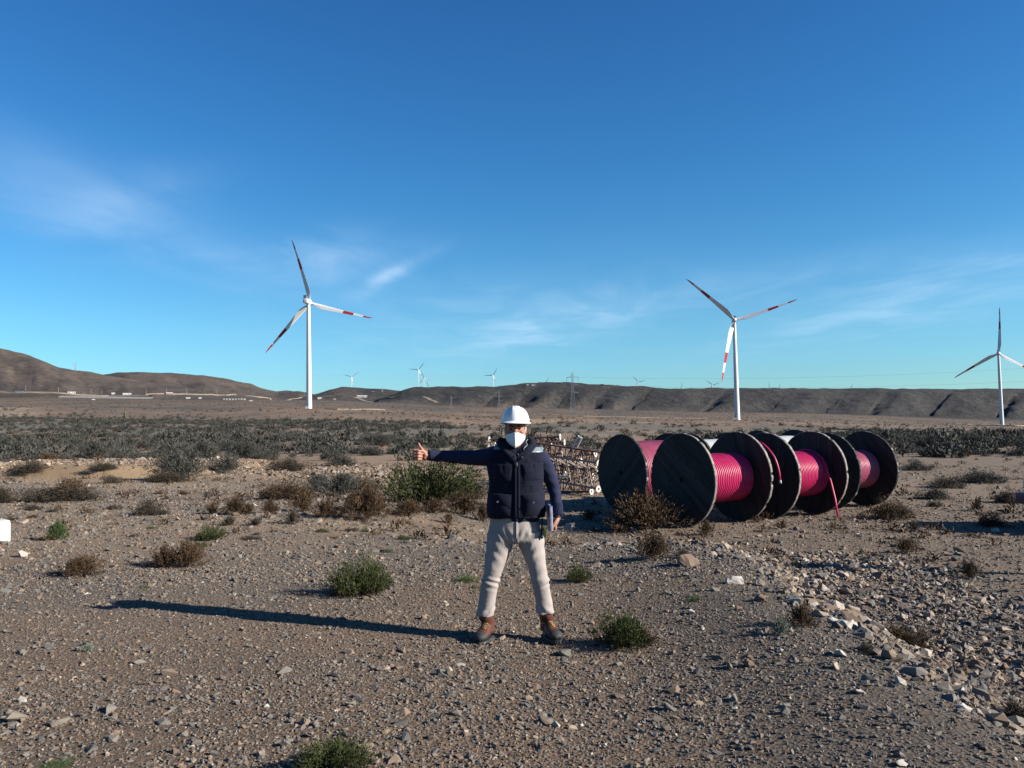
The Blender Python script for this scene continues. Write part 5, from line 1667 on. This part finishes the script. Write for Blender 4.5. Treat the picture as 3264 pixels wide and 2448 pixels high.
# face relief: brow, cheekbones, nose, chin, ears
for s in (-1, 1):
    ball(B, (cx_ + s * .031, -.089, hz + .038), (.026, .014, .0085))
    ball(B, (cx_ + s * .043, -.076, hz - .012), (.022, .018, .016))
    ball(B, (cx_ + s * .0775, .004, hz - .005), (.010, .019, .032))
    ball(B, (cx_ + s * .079, .012, hz + .016), (.008, .014, .014))
limb(B, [((cx_, -.094, hz + .03), (.009, .008)), ((cx_, -.108, hz + .0), (.012, .011)), ((cx_, -.120, hz - .026), (.016, .015)), ((cx_, -.105, hz - .036), (.017, .012))], 12)
ball(B, (cx_, -.092, hz - .118), (.026, .018, .018))
# trunk under the clothes
limb(B, [((.012, .02, 1.42), (.07, .13)), ((.012, .02, 1.36), (.085, .165)), ((.0, .015, 1.20), (.095, .155)), ((-.005, .01, 1.02), (.10, .145)), ((-.005, .01, .86), (.10, .150)), ((-.005, .01, .76), (.09, .13))], 22)
for (h_, k_, a_) in ((HIP_R, KNE_R, ANK_R), (HIP_L, KNE_L, ANK_L)):
    limb(B, [(h_ + Vector((0, 0, .05)), .085), (h_, .083), (h_.lerp(k_, .5), .068), (k_, .050), (k_.lerp(a_, .4), .050), (a_, .036), (a_ + Vector((0, -.005, -.05)), .036)])
limb(B, [(m(1615, 1452, .015), .06), (SHO_R, .056), (mr(1505, 1471, -.022), .042), (ELB_R, .035), (mr(1430, 1465, -.043), .032), (mr(1405, 1463, -.047), .030), (mr(1390, 1462, -.049), .028), (WRI_R, (.030, .023)), (mr(1356, 1459, -.052), (.033, .018))])
limb(B, [(m(1690, 1455, .015), .06), (SHO_L, .056), (SHO_L.lerp(ELB_L, .5), .044), (ELB_L, .037), (ELB_L.lerp(WRI_L, .3), .037), (WRI_L, (.023, .029)), (m(1776, 1666, -.034), (.017, .033))], ref=(1, 0, 0))
# thumbs-up hand: palm towards the camera, fingers curled back over it, thumb upright
limb(B, [(mr(1368, 1460, -.050), (.024, .030)), (mr(1356, 1459, -.052), (.018, .038)), (mr(1342, 1458, -.056), (.017, .042)), (mr(1331, 1459, -.060), (.015, .040))], 16, (0, 1, 0))
fz = [1443.5, 1452.5, 1461.5, 1470]; fl_ = [1.0, 1.06, 1.0, .82]; fr_ = [.0100, .0102, .0098, .0086]
for i in range(4):
    zc, L, r_ = fz[i], fl_[i], fr_[i]
    k0 =  mr(1331 + (1.2 if i in (0, 3) else 0), zc, -.060)
    k1 =  mr(1325.5 + (2 if i == 3 else 0), zc + .6, -.088 - .010 * L)
    k2 =  mr(1336 + 4.5 * L, zc + 1.8, -.112 - .004 * L)
    k3 =  mr(1344 + 5 * L, zc + 2.6, -.092)
    limb(B, [(k0, r_ * 1.12), (k0.lerp(k1, .6), r_), (k1, r_ * 1.1), (k1.lerp(k2, .5), r_ * .96), (k2, r_ * 1.0), (k3, r_ * .86), (k3 + Vector((.003, .012, 0)), r_ * .66)], 12, (0, 0, 1), 4)
limb(B, [(mr(1360, 1462, -.066), .0165), (mr(1356, 1452, -.074), .0165), (mr(1348.5, 1440.5, -.074), .0125), (mr(1342, 1432, -.070), .0112), (mr(1338.6, 1424.5, -.066), .0102), (mr(1336.6, 1419.2, -.062), .0068)], 12, (0, 1, 0), 4)
ball(B,  mr(1357, 1464, -.064), (.020, .016, .026))
# hand round the notebook: palm against its outer cover, fingertips folded under the lower edge
limb(B, [(m(1777, 1656, -.030), (.022, .028)), (m(1776, 1668, -.036), (.018, .036)), (m(1771, 1680, -.040), (.0165, .041)), (m(1767, 1688, -.042), (.015, .040))], 16, (1, 0, 0))
for i in range(4):
    yv = -.078 + .0225 * i; L = [.92, 1.03, 1.0, .82][i]; r_ = [.0100, .0101, .0097, .0086][i]
    k0 = m(1767, 1686, yv); k1 = m(1768.5 + i * .4, 1695 + 1.5 * L, yv - .002); k2 = m(1764, 1702.5 + 1.2 * L, yv - .003); k3 = m(1755.5, 1704.5, yv - .002)
    limb(B, [(k0, r_ * 1.1), (k0.lerp(k1, .5), r_), (k1, r_ * 1.06), (k2, r_ * .96), (k3, r_ * .78)], 12, (0, 1, 0), 4)
limb(B, [(m(1774, 1668, -.066), .0150), (m(1766.5, 1678, -.086), .0125), (m(1761, 1686.5, -.094), .0112), (m(1757.6, 1693.5, -.095), .0095), (m(1756.6, 1696.5, -.094), .0062)], 12, (0, 1, 0), 4)
organic("body", B, .0042, 3, SKINM, man)
# nails, eyes, brows, hair
for s in (-1, 1):
    e = MB(); ball(e, (cx_ + s * .031, -.0865, hz + .012), (.0145, .010, .0075), 12); e.build("eye", EYEM, man, True)
    b = MB(); limb(b, [((cx_ + s * .014, -.1015, hz + .031), (.003, .0045)), ((cx_ + s * .031, -.1025, hz + .037), (.004, .0055)), ((cx_ + s * .052, -.089, hz + .033), (.003, .0035))], 8, (0, 1, 0), 3); b.build("eyebrow", DKHAIR, man, True)
hr = MB()
for s in (-1, 1):
    limb(hr, [((cx_ + s * .069, -.030, hz + .050), (.014, .011)), ((cx_ + s * .073, -.022, hz + .022), (.013, .008)), ((cx_ + s * .0735, -.020, hz - .004), (.008, .006))], 10, (0, 1, 0), 4)
limb(hr, [((cx_ - .066, .035, hz + .02), (.03, .012)), ((cx_ - .03, .088, hz + .02), (.012, .04)), ((cx_ + .03, .088, hz + .02), (.012, .04)), ((cx_ + .066, .035, hz + .02), (.03, .012))], 12, (0, 0, 1), 5)
organic("hair", hr, .004, 2, HAIRM, man)

# ---- helmet
hat = empty("hard_hat", (cx_ + .002, -.012, hz + .066), 0, man); hat.rotation_euler = (R(-3), R(1.5), 0)
def hat_shell(inner=False):
    vs, fs = [], []; nu, nv = 64, 22
    for i in range(nv + 1):
        t = i / nv
        for j in range(nu):
            a = 2 * math.pi * j / nu
            rx, ry, hh = .108, .138, .126
            el = t * math.pi / 2
            c = math.cos(el) ** .86; s = math.sin(el) ** .93
            x, y, z = rx * c * math.cos(a), ry * c * math.sin(a) + .006, hh * s
            ridge = 0
            for xo, wd, am in ((-.022, .0058, .0052), (.022, .0058, .0052), (0, .014, .0042)):
                ridge += am * math.exp(-((x - xo) / wd) ** 2) * sstep(.18, .55, np.array(t)) * 1.0
            nrm = Vector((x / rx, (y - .006) / ry, z / hh)).normalized()
            k = -.0035 if inner else 0
            vs.append(Vector((x, y, z)) + nrm * (float(ridge) + k))
    for i in range(nv):
        for j in range(nu):
            f = (i * nu + j, i * nu + (j + 1) % nu, (i + 1) * nu + (j + 1) % nu, (i + 1) * nu + j)
            fs.append(f)
    return vs, fs
sv, sf = hat_shell()
MB().add(sv, sf).build("shell", HATM, hat, True, 50)
bv, bf = [], []; nu = 64
for k, (g_, z) in enumerate([(-.004, .004), (.004, .002), (.60, -.004), (.96, -.009), (1.0, -.0125), (.94, -.0135), (.5, -.0085), (-.03, -.004)]):
    for j in range(nu):
        a = 2 * math.pi * j / nu
        front = max(0, -math.sin(a)) ** 1.5
        wd = .0135 + .043 * front
        drop = -.007 * front + .004 * abs(math.cos(a)) ** 3
        rx, ry = .108 + wd * g_, .138 + wd * g_
        bv.append((rx * math.cos(a), ry * math.sin(a) + .006, z + drop * max(g_, 0)))
for k in range(7):
    for j in range(nu):
        bf.append((k * nu + j, k * nu + (j + 1) % nu, (k + 1) * nu + (j + 1) % nu, (k + 1) * nu + j))
MB().add(bv, bf).build("brim", HATM, hat, True, 50)
MB().bevel_box((.1075, -.015, .018), (.006, .03, .02), .002).build("clip", HATM, hat)
sb = MB(); limb(sb, [((.094 * math.cos(a), .118 * math.sin(a), -.006), (.010, .003)) for a in np.linspace(0, 2 * math.pi, 17)], 8, (0, 0, 1), 2); sb.build("headband", BLK, hat, True)

# ---- folded respirator mask
mk_v, mk_f = [], []
nu, nv = 25, 17
zt, zb = m(0, 1392).z, m(0, 1444).z
for i in range(nv):
    v = i / (nv - 1)
    for j in range(nu):
        u = -1 + 2 * j / (nu - 1)
        wd = (.0745 * (math.sin(math.pi * min(1, .36 + .50 * v)) ** .9)) if v < .5 else .0745 * math.cos((v - .5) * math.pi * .80) ** .72
        wd = np.interp(v, [0, .12, .3, .5, .7, .86, 1], [.070, .0735, .0735, .069, .056, .037, .006])
        x = cx_ - .003 + u * wd
        dip = .022 * abs(u) ** 1.3 * (1 - v) ** 2
        z = zt - dip - (zt - zb) * v * (1 - .10 * abs(u) ** 2 * v)
        ridge = np.interp(v, [0, .15, .5, .85, 1], [.128, .146, .152, .128, .098])
        edge = np.interp(v, [0, .3, .7, 1], [.048, .040, .055, .094])
        y = -(edge + (ridge - edge) * (1 - abs(u) ** 1.35))
        mk_v.append((x, y, z))
for i in range(nv - 1):
    for j in range(nu - 1):
        mk_f.append((i * nu + j, i * nu + j + 1, (i + 1) * nu + j + 1, (i + 1) * nu + j))
mo = MB().add(mk_v, mk_f).build("face_mask", MASKM, man, True, 28)
sdm = mo.modifiers.new("s", 'SOLIDIFY'); sdm.thickness = .0025
for s in (-1, 1):
    lp = MB()
    lp.tube([(cx_ - .003 + s * .070, -.050, zt - .026), (cx_ + s * .079, -.022, hz + .018), (cx_ + s * .087, .008, hz + .022), (cx_ + s * .085, .018, hz - .01), (cx_ + s * .078, -.004, hz - .045), (cx_ + s * .066, -.045, zt - .075)], .0022, 6)
    lp.build("ear_loop", MASKM, mo, True)

# ---- knitted top with sleeves
def wr(co, amp, fr, seed=0, dirv=(1, 1, 1)):
    x, y, z = co[:, 0] * dirv[0], co[:, 1] * dirv[1], co[:, 2] * dirv[2]
    return amp * (fbm(x * fr + y * fr * .7 + seed, z * fr - y * fr * .5 + seed * 3, 3, 300 + seed) - .5) * 2
J = MB()
limb(J, [((.012, .015, 1.44), (.075, .12)), ((.012, .018, 1.40), (.10, .17)), ((.008, .014, 1.30), (.118, .185)), ((0, .008, 1.15), (.122, .178)), ((-.004, .004, 1.0), (.126, .184)), ((-.005, .004, .91), (.128, .190))], 26)
limb(J, [(m(1612, 1456, .012), .080), (m(1584, 1466, .01), .078), (mr(1548, 1470, 0), .071), (mr(1505, 1471, -.022), .0605), (mr(1468, 1468, -.035), .056), (mr(1430, 1465, -.043), .050), (mr(1405, 1463, -.047), .043), (mr(1390, 1462, -.049), .040)], 20)
limb(J, [(m(1694, 1462, .012), .080), (m(1718, 1476, .01), .076), (m(1738, 1505, .012), .0665), (m(1753, 1540, .018), .0575), (m(1765, 1572, .02), .052), (m(1771, 1605, .0), .046), (m(1775, 1630, -.014), .042)], 20, (1, 0, 0))
organic("knit_top", J, .0075, 4, KNIT, man, lambda co, no: wr(co, .0045, 13, 1) + .0012 * np.sin(co[:, 0] * 95 + 7 * fbm(co[:, 0] * 9, co[:, 2] * 9, 2, 5)) * (co[:, 0] < -.24) + .0012 * np.sin(co[:, 2] * 90 + co[:, 0] * 40) * (co[:, 0] > .22))
def cuff(p0, p1, r0, r1, ref):
    """ribbed cuff"""
    vs, fs = [], []; n = 96; k = 9
    t = (p1 - p0).normalized(); a = (Vector(ref) - t * t.dot(Vector(ref))).normalized(); b = t.cross(a)
    prof = [(0, r0, 0)] + [(q / 6, r0 + (r1 - r0) * q / 6, 1) for q in range(7)] + [(1, r1 * .86, 0)]
    for (f, r_, rb) in prof:
        for j in range(n):
            an = 2 * math.pi * j / n
            rr_ = r_ + rb * .0022 * math.cos(an * 24)
            vs.append(p0.lerp(p1, f) + a * rr_ * math.cos(an) + b * rr_ * math.sin(an))
    for i in range(len(prof) - 1):
        for j in range(n): fs.append((i * n + j, i * n + (j + 1) % n, (i + 1) * n + (j + 1) % n, (i + 1) * n + j))
    MB().add(vs, fs).build("cuff", KNIT, man, True)
cuff(mr(1402, 1463, -.047), mr(1367, 1460.5, -.051), .0455, .0385, (0, 1, 0))
cuff(m(1774, 1622, -.010), m(1777, 1659, -.030), .045, .0405, (1, 0, 0))
wt = MB(); limb(wt, [(m(1777, 1660.5, -.031) + Vector((.030 * math.cos(a), .034 * math.sin(a), .002 * math.cos(a))), (.004, .008)) for a in np.linspace(0, 2 * math.pi, 13)], 8, (0, 0, 1), 2); wt.build("wrist_strap", BLK, man, True)

# ---- vest
V = MB()
def vsec(z, x0, x1, yf, yb):
    return (z, (x0 + x1) / 2, (yb + yf) / 2, (x1 - x0) / 2, (yb - yf) / 2)
def mz(py_): return (2045 - py_) / MS
def mx_(px_, py_): return (px_ - 1650 + (2045 - py_) * .0192) / MS
VS = [vsec(mz(1662), mx_(1556, 1662), mx_(1734, 1662), -.142, .142), vsec(mz(1640), mx_(1552, 1640), mx_(1737, 1640), -.150, .148), vsec(mz(1600), mx_(1555, 1600), mx_(1735, 1600), -.152, .142),
      vsec(mz(1560), mx_(1558, 1560), mx_(1732, 1560), -.148, .138), vsec(mz(1520), mx_(1554, 1520), mx_(1735, 1520), -.146, .140), vsec(mz(1480), mx_(1553, 1480), mx_(1736, 1480), -.134, .138),
      vsec(mz(1455), mx_(1560, 1455), mx_(1733, 1455), -.112, .128), vsec(mz(1440), mx_(1572, 1440), mx_(1722, 1440), -.088, .112), vsec(mz(1430), mx_(1588, 1430), mx_(1706, 1430), -.064, .096), vsec(mz(1424), mx_(1606, 1424), mx_(1690, 1424), -.03, .07)]
def vfront(x, z):
    """front surface of the vest"""
    zs = [s[0] for s in VS]
    g = [np.interp(z, zs, [s[k] for s in VS]) for k in (1, 2, 3, 4)]
    u = min(.999, abs((x - g[0]) / g[2]))
    return g[1] - g[3] * (1 - u ** 2.5) ** (1 / 2.5)
nv_ = 56
vs, fs = [], []
zz = np.linspace(VS[0][0], VS[-1][0], 46)
for z in zz:
    g = [np.interp(z, [s[0] for s in VS], [s[k] for s in VS]) for k in (1, 2, 3, 4)]
    for j in range(nv_):
        a = 2 * math.pi * j / nv_
        ca, sa = math.cos(a), math.sin(a)
        e = 2 / 2.5
        x = g[0] + g[2] * math.copysign(abs(ca) ** e, ca); y = g[1] + g[3] * math.copysign(abs(sa) ** e, sa)
        vs.append((x, y, z))
for i in range(len(zz) - 1):
    for j in range(nv_): fs.append((i * nv_ + j, i * nv_ + (j + 1) % nv_, (i + 1) * nv_ + (j + 1) % nv_, (i + 1) * nv_ + j))
fs.append(tuple(reversed(range(nv_)))); fs.append(tuple(range((len(zz) - 1) * nv_, len(zz) * nv_)))
V.add(vs, fs)
def vest_disp(co, no):
    x, y, z = co[:, 0], co[:, 1], co[:, 2]
    d = wr(co, .009, 8, 2) + wr(co, .0045, 19, 4)
    d = d + .0012 * np.sin(z * 70 + x * 40 + 5 * fbm(x * 8, z * 8, 2, 9)) * sstep(.15, .5, fbm(x * 7 + 3, z * 5, 2, 12)) * sstep(.02, .1, -y)
    d = d - .005 * np.exp(-((x - mx_(1648, 1560)) / .010) ** 2) * (y < 0)
    d = d - .003 * np.exp(-((z - mz(1553)) / .006) ** 2) * (y < 0)
    return d
vest = organic("vest", V, .0075, 3, VESTM, man, vest_disp)
ZX = lambda z: mx_(1648, 2045 - z * MS)
def vpatch(name, pts, thick, mat, parent, off=.004, ncol=10, nrow=6, puff=0.0, smooth=True):
    """a piece of cloth lying on the vest front; pts = four pixel corners (top left, top right, bottom right, bottom left)"""
    tl, tr, br, bl = [Vector((mx_(*p), 0, mz(p[1]))) for p in pts]
    f, bk = [], []
    for i in range(nrow + 1):
        v = i / nrow
        for j in range(ncol + 1):
            u = j / ncol
            q = tl.lerp(tr, u).lerp(bl.lerp(br, u), v)
            ed = min(1, min(u, 1 - u) * 5) * min(1, min(v, 1 - v) * 5)
            y = vfront(q.x, q.z) - off
            f.append((q.x, y - thick * (.35 + .65 * ed ** .5) - puff * math.sin(math.pi * u) * math.sin(math.pi * min(1, v * .9 + .12)), q.z)); bk.append((q.x, y + .014, q.z))
    n1 = ncol + 1; N_ = len(f); fs = []
    for i in range(nrow):
        for j in range(ncol):
            a = i * n1 + j
            fs.append((a, a + n1, a + n1 + 1, a + 1)); fs.append((N_ + a, N_ + a + 1, N_ + a + n1 + 1, N_ + a + n1))
    for j in range(ncol):
        fs.append((j, j + 1, N_ + j + 1, N_ + j)); a = nrow * n1 + j; fs.append((a, N_ + a, N_ + a + 1, a + 1))
    for i in range(nrow):
        a = i * n1; fs.append((a, N_ + a, N_ + a + n1, a + n1)); a = i * n1 + ncol; fs.append((a, a + n1, N_ + a + n1, N_ + a))
    return MB().add(f + bk, fs).build(name, mat, parent, smooth, 50)
# chest pockets with curved flaps, bellows pockets at the hem
for (a, b, c, d) in (((1666, 1500), (1731, 1498), (1728, 1541), (1671, 1543)), ((1571, 1499), (1634, 1500), (1632, 1543), (1574, 1541))):
    pk = vpatch("pocket", (a, b, c, d), .007, POCKM, vest, .002, 10, 6, .005)
    mid = (a[0] + b[0]) / 2
    vpatch("flap", ((a[0] - 2, a[1] - 8), (mid + 1, a[1] - 8), (mid - 1, a[1] + 27), (a[0] + 7, a[1] + 20)), .005, POCKM, pk, .010)
    vpatch("flap", ((mid + 2, a[1] - 8), (b[0] + 2, b[1] - 8), (b[0] - 6, b[1] + 20), (mid + 3, b[1] + 27)), .005, POCKM, pk, .010)
for (a, b, c, d) in (((1668, 1594), (1736, 1590), (1735, 1650), (1672, 1652)), ((1557, 1590), (1630, 1594), (1627, 1652), (1555, 1650))):
    pk = vpatch("pocket", (a, b, c, d), .010, POCKM, vest, .002, 10, 8, .012)
    vpatch("flap", ((a[0] - 3, a[1] - 8), (b[0] + 1, b[1] - 8), (b[0] - 1, b[1] + 34), (a[0] + 14, a[1] + 30)), .005, POCKM, pk, .013, 10, 6, .012)
    sn = MB(); q = Vector((mx_(a[0] + 31, a[1] + 16), 0, mz(a[1] + 16)))
    sn.tube([(q.x, vfront(q.x, q.z) - .05, q.z), (q.x, vfront(q.x, q.z) - .058, q.z)], .007, 10); sn.build("snap_button", GREYM, pk, True, 40)
# reflective shoulder strips
vpatch("reflective_strip", ((1680, 1441), (1731, 1441), (1732, 1457), (1674, 1458)), .003, REFL, vest, .006)
vpatch("reflective_strip", ((1577, 1433), (1590, 1431), (1607, 1446), (1574, 1446)), .003, REFL, vest, .012)
# zip with its two facings
for dx, wd, mt, nm in ((0, 2.4, ZIPM, "zip"), (-5, 4.5, VESTM, "zip_facing"), (5, 4.5, VESTM, "zip_facing")):
    vpatch(nm, ((1648 + dx - wd, 1488), (1648 + dx + wd, 1488), (1648 + dx + wd, 1657), (1648 + dx - wd, 1657)), .004 if nm == "zip" else .007, mt, vest, .004 if nm == "zip" else .006, 4, 26)
q = Vector((mx_(1648, 1490), 0, mz(1492))); MB().bevel_box((q.x, vfront(q.x, q.z) - .02, q.z), (.010, .008, .03), .002).build("zip_pull", GREYM, vest)
# opened collar leaves
for s, pts in ((1, [(1650, 1486, -.137), (1668, 1470, -.135), (1690, 1452, -.105), (1702, 1436, -.055), (1700, 1420, .02)]), (-1, [(1646, 1486, -.137), (1628, 1470, -.135), (1606, 1450, -.105), (1594, 1432, -.055), (1594, 1418, .02)])):
    c_ = MB(); limb(c_, [(m(a, b, y), (.009, .020)) for a, b, y in pts], 12, (0, 1, 0), 5)
    organic("collar", c_, .005, 2, VESTM, vest)
for (a, b) in ((1664, 1471), (1652, 1462)):
    MB().tube([m(a, b, -.148), m(a, b, -.156)], .006, 10).build("snap_button", GREYM, vest, True, 40)

# ---- hood bunched round the neck
HB = MB()
pts = []
for t in np.linspace(0, 1, 15):
    a = R(-62) + R(304) * t                              # opens at the throat
    x = math.cos(a - R(0)) ; y = math.sin(a)
    f = .5 + .5 * math.sin(a)                            # 1 at the nape, 0 at the throat
    pts.append((Vector((cx_ + .105 * math.cos(a) * (.80 + .28 * f), .012 + .095 * math.sin(a) * 1.02, m(0, 1456).z + .012 + .058 * f + (.012 if math.cos(a) < 0 else 0))), (.028 + .012 * f, .030 + .022 * f)))
limb(HB, pts, 16, (0, 0, 1), 4)
limb(HB, [(Vector((cx_ - .02, -.065, m(0, 1470).z)), (.03, .05)), (Vector((cx_, .03, m(0, 1450).z)), (.085, .088)), (Vector((cx_, .04, m(0, 1428).z)), (.07, .078))], 18, (0, 1, 0), 4)
limb(HB, [(m(1690, 1418, .03), .03), (m(1697, 1432, -.045), .024), (m(1680, 1450, -.100), .020), (m(1656, 1468, -.122), .016), (m(1650, 1480, -.130), .010)], 12, (0, 1, 0), 4)
limb(HB, [(m(1597, 1418, .03), .03), (m(1594, 1432, -.045), .024), (m(1612, 1452, -.100), .020), (m(1638, 1470, -.122), .016), (m(1646, 1480, -.130), .010)], 12, (0, 1, 0), 4)
hood = organic("hood", HB, .006, 3, HOODM, man, lambda co, no: wr(co, .006, 18, 6))
dl = MB(); dl.tube([m(1682, 1416, -.045), m(1676, 1424, -.072), m(1681, 1433, -.085), m(1672, 1441, -.105), m(1668, 1449, -.120)], .0035, 7); dl.build("drawstring", REFL, hood, True)

# ---- trousers
T = MB()
limb(T, [((mx_(1639, 1655), .004, mz(1652)), (.124, .186)), ((mx_(1639, 1672), .004, mz(1672)), (.126, .192)), ((mx_(1640, 1700), .004, mz(1700)), (.130, .203)), ((mx_(1641, 1722), .006, mz(1722)), (.122, .208)), ((mx_(1641, 1738), .01, mz(1738)), (.10, .20))], 26)
def leg(side):
    if side < 0:
        q = [(1600, 1712, .112, .01), (1593, 1742, .106, .008), (1584, 1780, .091, .0), (1575, 1815, .076, -.012), (1568, 1845, .0655, -.02), (1562, 1873, .0675, -.018), (1557, 1905, .0655, -.004), (1552, 1940, .069, .008), (1549, 1958, .071, .01), (1549, 1968, .0715, .01)]
    else:
        q = [(1686, 1712, .112, .01), (1694, 1742, .104, .008), (1703, 1780, .086, .0), (1711, 1815, .0735, -.012), (1717, 1845, .0665, -.02), (1723, 1873, .0675, -.018), (1729, 1905, .064, -.004), (1734, 1940, .068, .008), (1737, 1955, .070, .01), (1738, 1964, .0705, .01)]
    limb(T, [(m(a, b, y), (r_ * 1.04, r_)) for a, b, r_, y in q], 24, (0, 1, 0), 5)
leg(-1); leg(1)
def trou_disp(co, no):
    x, y, z = co[:, 0], co[:, 1], co[:, 2]
    lx = np.where(x < -.02, x + .2, x - .17)
    w_ = wr(co, .0045, 12, 8)
    def folds(z0, wd, amp, fr, sk, ph):
        return amp * np.exp(-((z - z0) / wd) ** 2) * np.sin(z * fr + sk * lx + ph + 3.2 * fbm(x * 9 + ph, z * 9, 2, 14))
    side = np.where(x < 0, 1.0, -1.0)
    w_ = w_ + folds(.455, .045, .0055, 115, 50 * side, .4) + folds(.215, .055, .0055, 80, -60 * side, 1.4) + folds(.70, .10, .0022, 60, 80 * side, 2.0) + folds(.83, .04, .003, 50, 120 * side, .7)
    w_ = w_ + .006 * np.exp(-((z - .47) / .03) ** 2) * sstep(-.01, .04, -y)
    w_ = w_ + .0035 * np.exp(-((x - mx_(1649, 1700)) / .006) ** 2) * (z > .74) * (y < 0)
    return w_
tr = organic("trousers", T, .0062, 2, TROU, man, trou_disp)
# fly, waistband, front pocket seams
def tfront(x, z): return .004 - .128 * math.sqrt(max(.05, 1 - (x - mx_(1640, 1690)) ** 2 / .205 ** 2))
fly = MB(); limb(fly, [((mx_(1646, y_), tfront(mx_(1646, y_), mz(y_)) - .002 + .012 * (y_ > 1722), mz(y_)), (.004, .006)) for y_ in (1672, 1690, 1708, 1724)], 8, (0, 1, 0), 3); fly.build("fly_seam", TROU, tr, True)
# strap with a dark holder at his left hip
ps = MB(); ps.bevel_box(m(1726, 1690, -.065), (.013, .02, .13), .005, Matrix.Rotation(R(4), 3, 'Y')); ps.bevel_box(m(1724, 1722, -.078), (.028, .012, .022), .004, Matrix.Rotation(R(35), 3, 'Y')); ps.build("belt_strap", BLK, man, True, 40)
# ---- boots
def boot(ank, toe, heel, lx):
    """work boot from heel to toe; toe and heel are ground points"""
    d = (toe - heel); L = d.length; d.normalize(); n = Vector((d.y, -d.x, 0))
    bt = MB()
    up = Vector((0, 0, 1))
    def sec(f, w_, z0, z1): 
        c = heel + d * (L * f); return (c + up * ((z0 + z1) / 2), ((z1 - z0) / 2, w_))
    limb(bt, [sec(.03, .028, .035, .09), sec(.12, .036, .03, .125), sec(.30, .038, .028, .135), sec(.48, .048, .028, .128), sec(.66, .054, .028, .106), sec(.84, .053, .028, .092), sec(.96, .038, .03, .074), sec(1.0, .02, .035, .056)], 18, (0, 0, 1), 4)
    s0 = heel + d * (L * .20)
    limb(bt, [(s0 + up * .06, (.050, .060)), (s0 + up * .12, (.050, .058)), (ank * .45 + s0 * .55 + up * .09, (.054, .063)), (ank + up * -.005, (.055, .064)), (ank + up * .03, (.053, .062))], 18, n, 4)
    b = organic("boot", bt, .005, 3, LEATHM, man, lambda co, no: wr(co, .0025, 30, 3))
    sl = MB(); out = []
    for k in range(28):
        a = 2 * math.pi * k / 28
        f = .5 - .5 * math.cos(a); wd = np.interp(f, [0, .1, .3, .45, .7, .9, 1], [.014, .040, .046, .044, .058, .046, .014])
        out.append(heel + d * (L * (f * 1.03 - .015)) + n * (wd * (1 if a < math.pi else -1)))
    for (ins, z) in ((.006, .0), (0, .006), (0, .022), (.006, .028)):
        for q in out:
            c = heel + d * ((q - heel).dot(d)); s_ = (q - c)
            sl.v.append(tuple(c + s_ * (1 - ins * 8) + up * z))
    nn = 28
    for i in range(3):
        for k in range(nn): sl.f.append((i * nn + k, i * nn + (k + 1) % nn, (i + 1) * nn + (k + 1) % nn, (i + 1) * nn + k))
    sl.f.append(tuple(reversed(range(nn)))); sl.f.append(tuple(range(3 * nn, 4 * nn)))
    sl.build("sole", RUBB, b, True, 40)
    tc_ = MB(); limb(tc_, [sec(.78, .056, .02, .102), sec(.87, .055, .02, .095), sec(.95, .044, .02, .081), sec(1.015, .02, .025, .055)], 18, (0, 0, 1), 4)
    organic("toe_cap", tc_, .005, 2, RUBB, b)
    la = MB()
    for k in range(6):
        f = .62 - .085 * k; z = np.interp(f, [.1, .3, .48, .66], [.2, .165, .128, .104]) + .006
        c = heel + d * (L * f) + up * z
        la.tube([c - n * .026 - up * .008, c + up * .004 + d * .004, c + n * .026 - up * .008], .0038, 6)
        la.tube([c - n * .026 - up * .008, c - d * .012 + up * .012, c + n * .024 - d * .026 + up * .01], .0034, 6)
    la.build("laces", LACE, b, True)
    tg = MB(); q = heel + d * (L * .34) + up * .185
    tg.bevel_box(q, (.058, .014, .07), .006, (d.to_track_quat('-Y', 'Z')).to_matrix() @ Matrix.Rotation(R(-22), 3, 'X')); tg.build("tongue", LEATHM, b, True, 40)
g0 = .0
boot(m(1549, 1966, .012), Vector((mx_(1528, 2052), -.155, g0)), Vector((mx_(1566, 2030), .085, g0)), -1)
boot(m(1739, 1966, .012), Vector((mx_(1774, 2052), -.150, g0)), Vector((mx_(1735, 2030), .085, g0)), 1)

# ---- spiral notebook held against his leg: a thing of its own
NB = NT("blue_printed_cover"); _c = NB.coord('Object')
NB.base(NB.mix(NB.math('GREATER_THAN', NB.noise(_c, 24, 3), .54), (.055, .09, .34), (.30, .36, .62))); NBM = NB.set(Roughness=.35)
PAPM = mat_plain("paper", (.80, .80, .82), .8, .04, 40)
nb_c = Vector(man.location) + m(1750.5, 1661, -.055)
nbk = empty("notebook", nb_c); nbk.rotation_euler = (R(3), R(-1.5), R(7))
MB().bevel_box((0, 0, 0), (.012, .145, .196), .002).build("pages", PAPM, nbk)
for s in (-1, 1): MB().bevel_box((s * .0082, -.001, 0), (.0034, .152, .203), .0012).build("cover", NBM, nbk)
sp = MB()
for k in range(22):
    z = -.09 + .18 * k / 21
    sp.tube([(.011 * math.cos(a), -.074 + .011 * math.sin(a), z + .0015 * math.sin(a)) for a in np.linspace(0, 2 * math.pi, 9)], .0013, 5)
sp.build("spiral", PAPM, nbk, True)
tag(nbk, "blue and white spiral notebook held edge on in the man's lowered hand", "notebook")
# ---- done
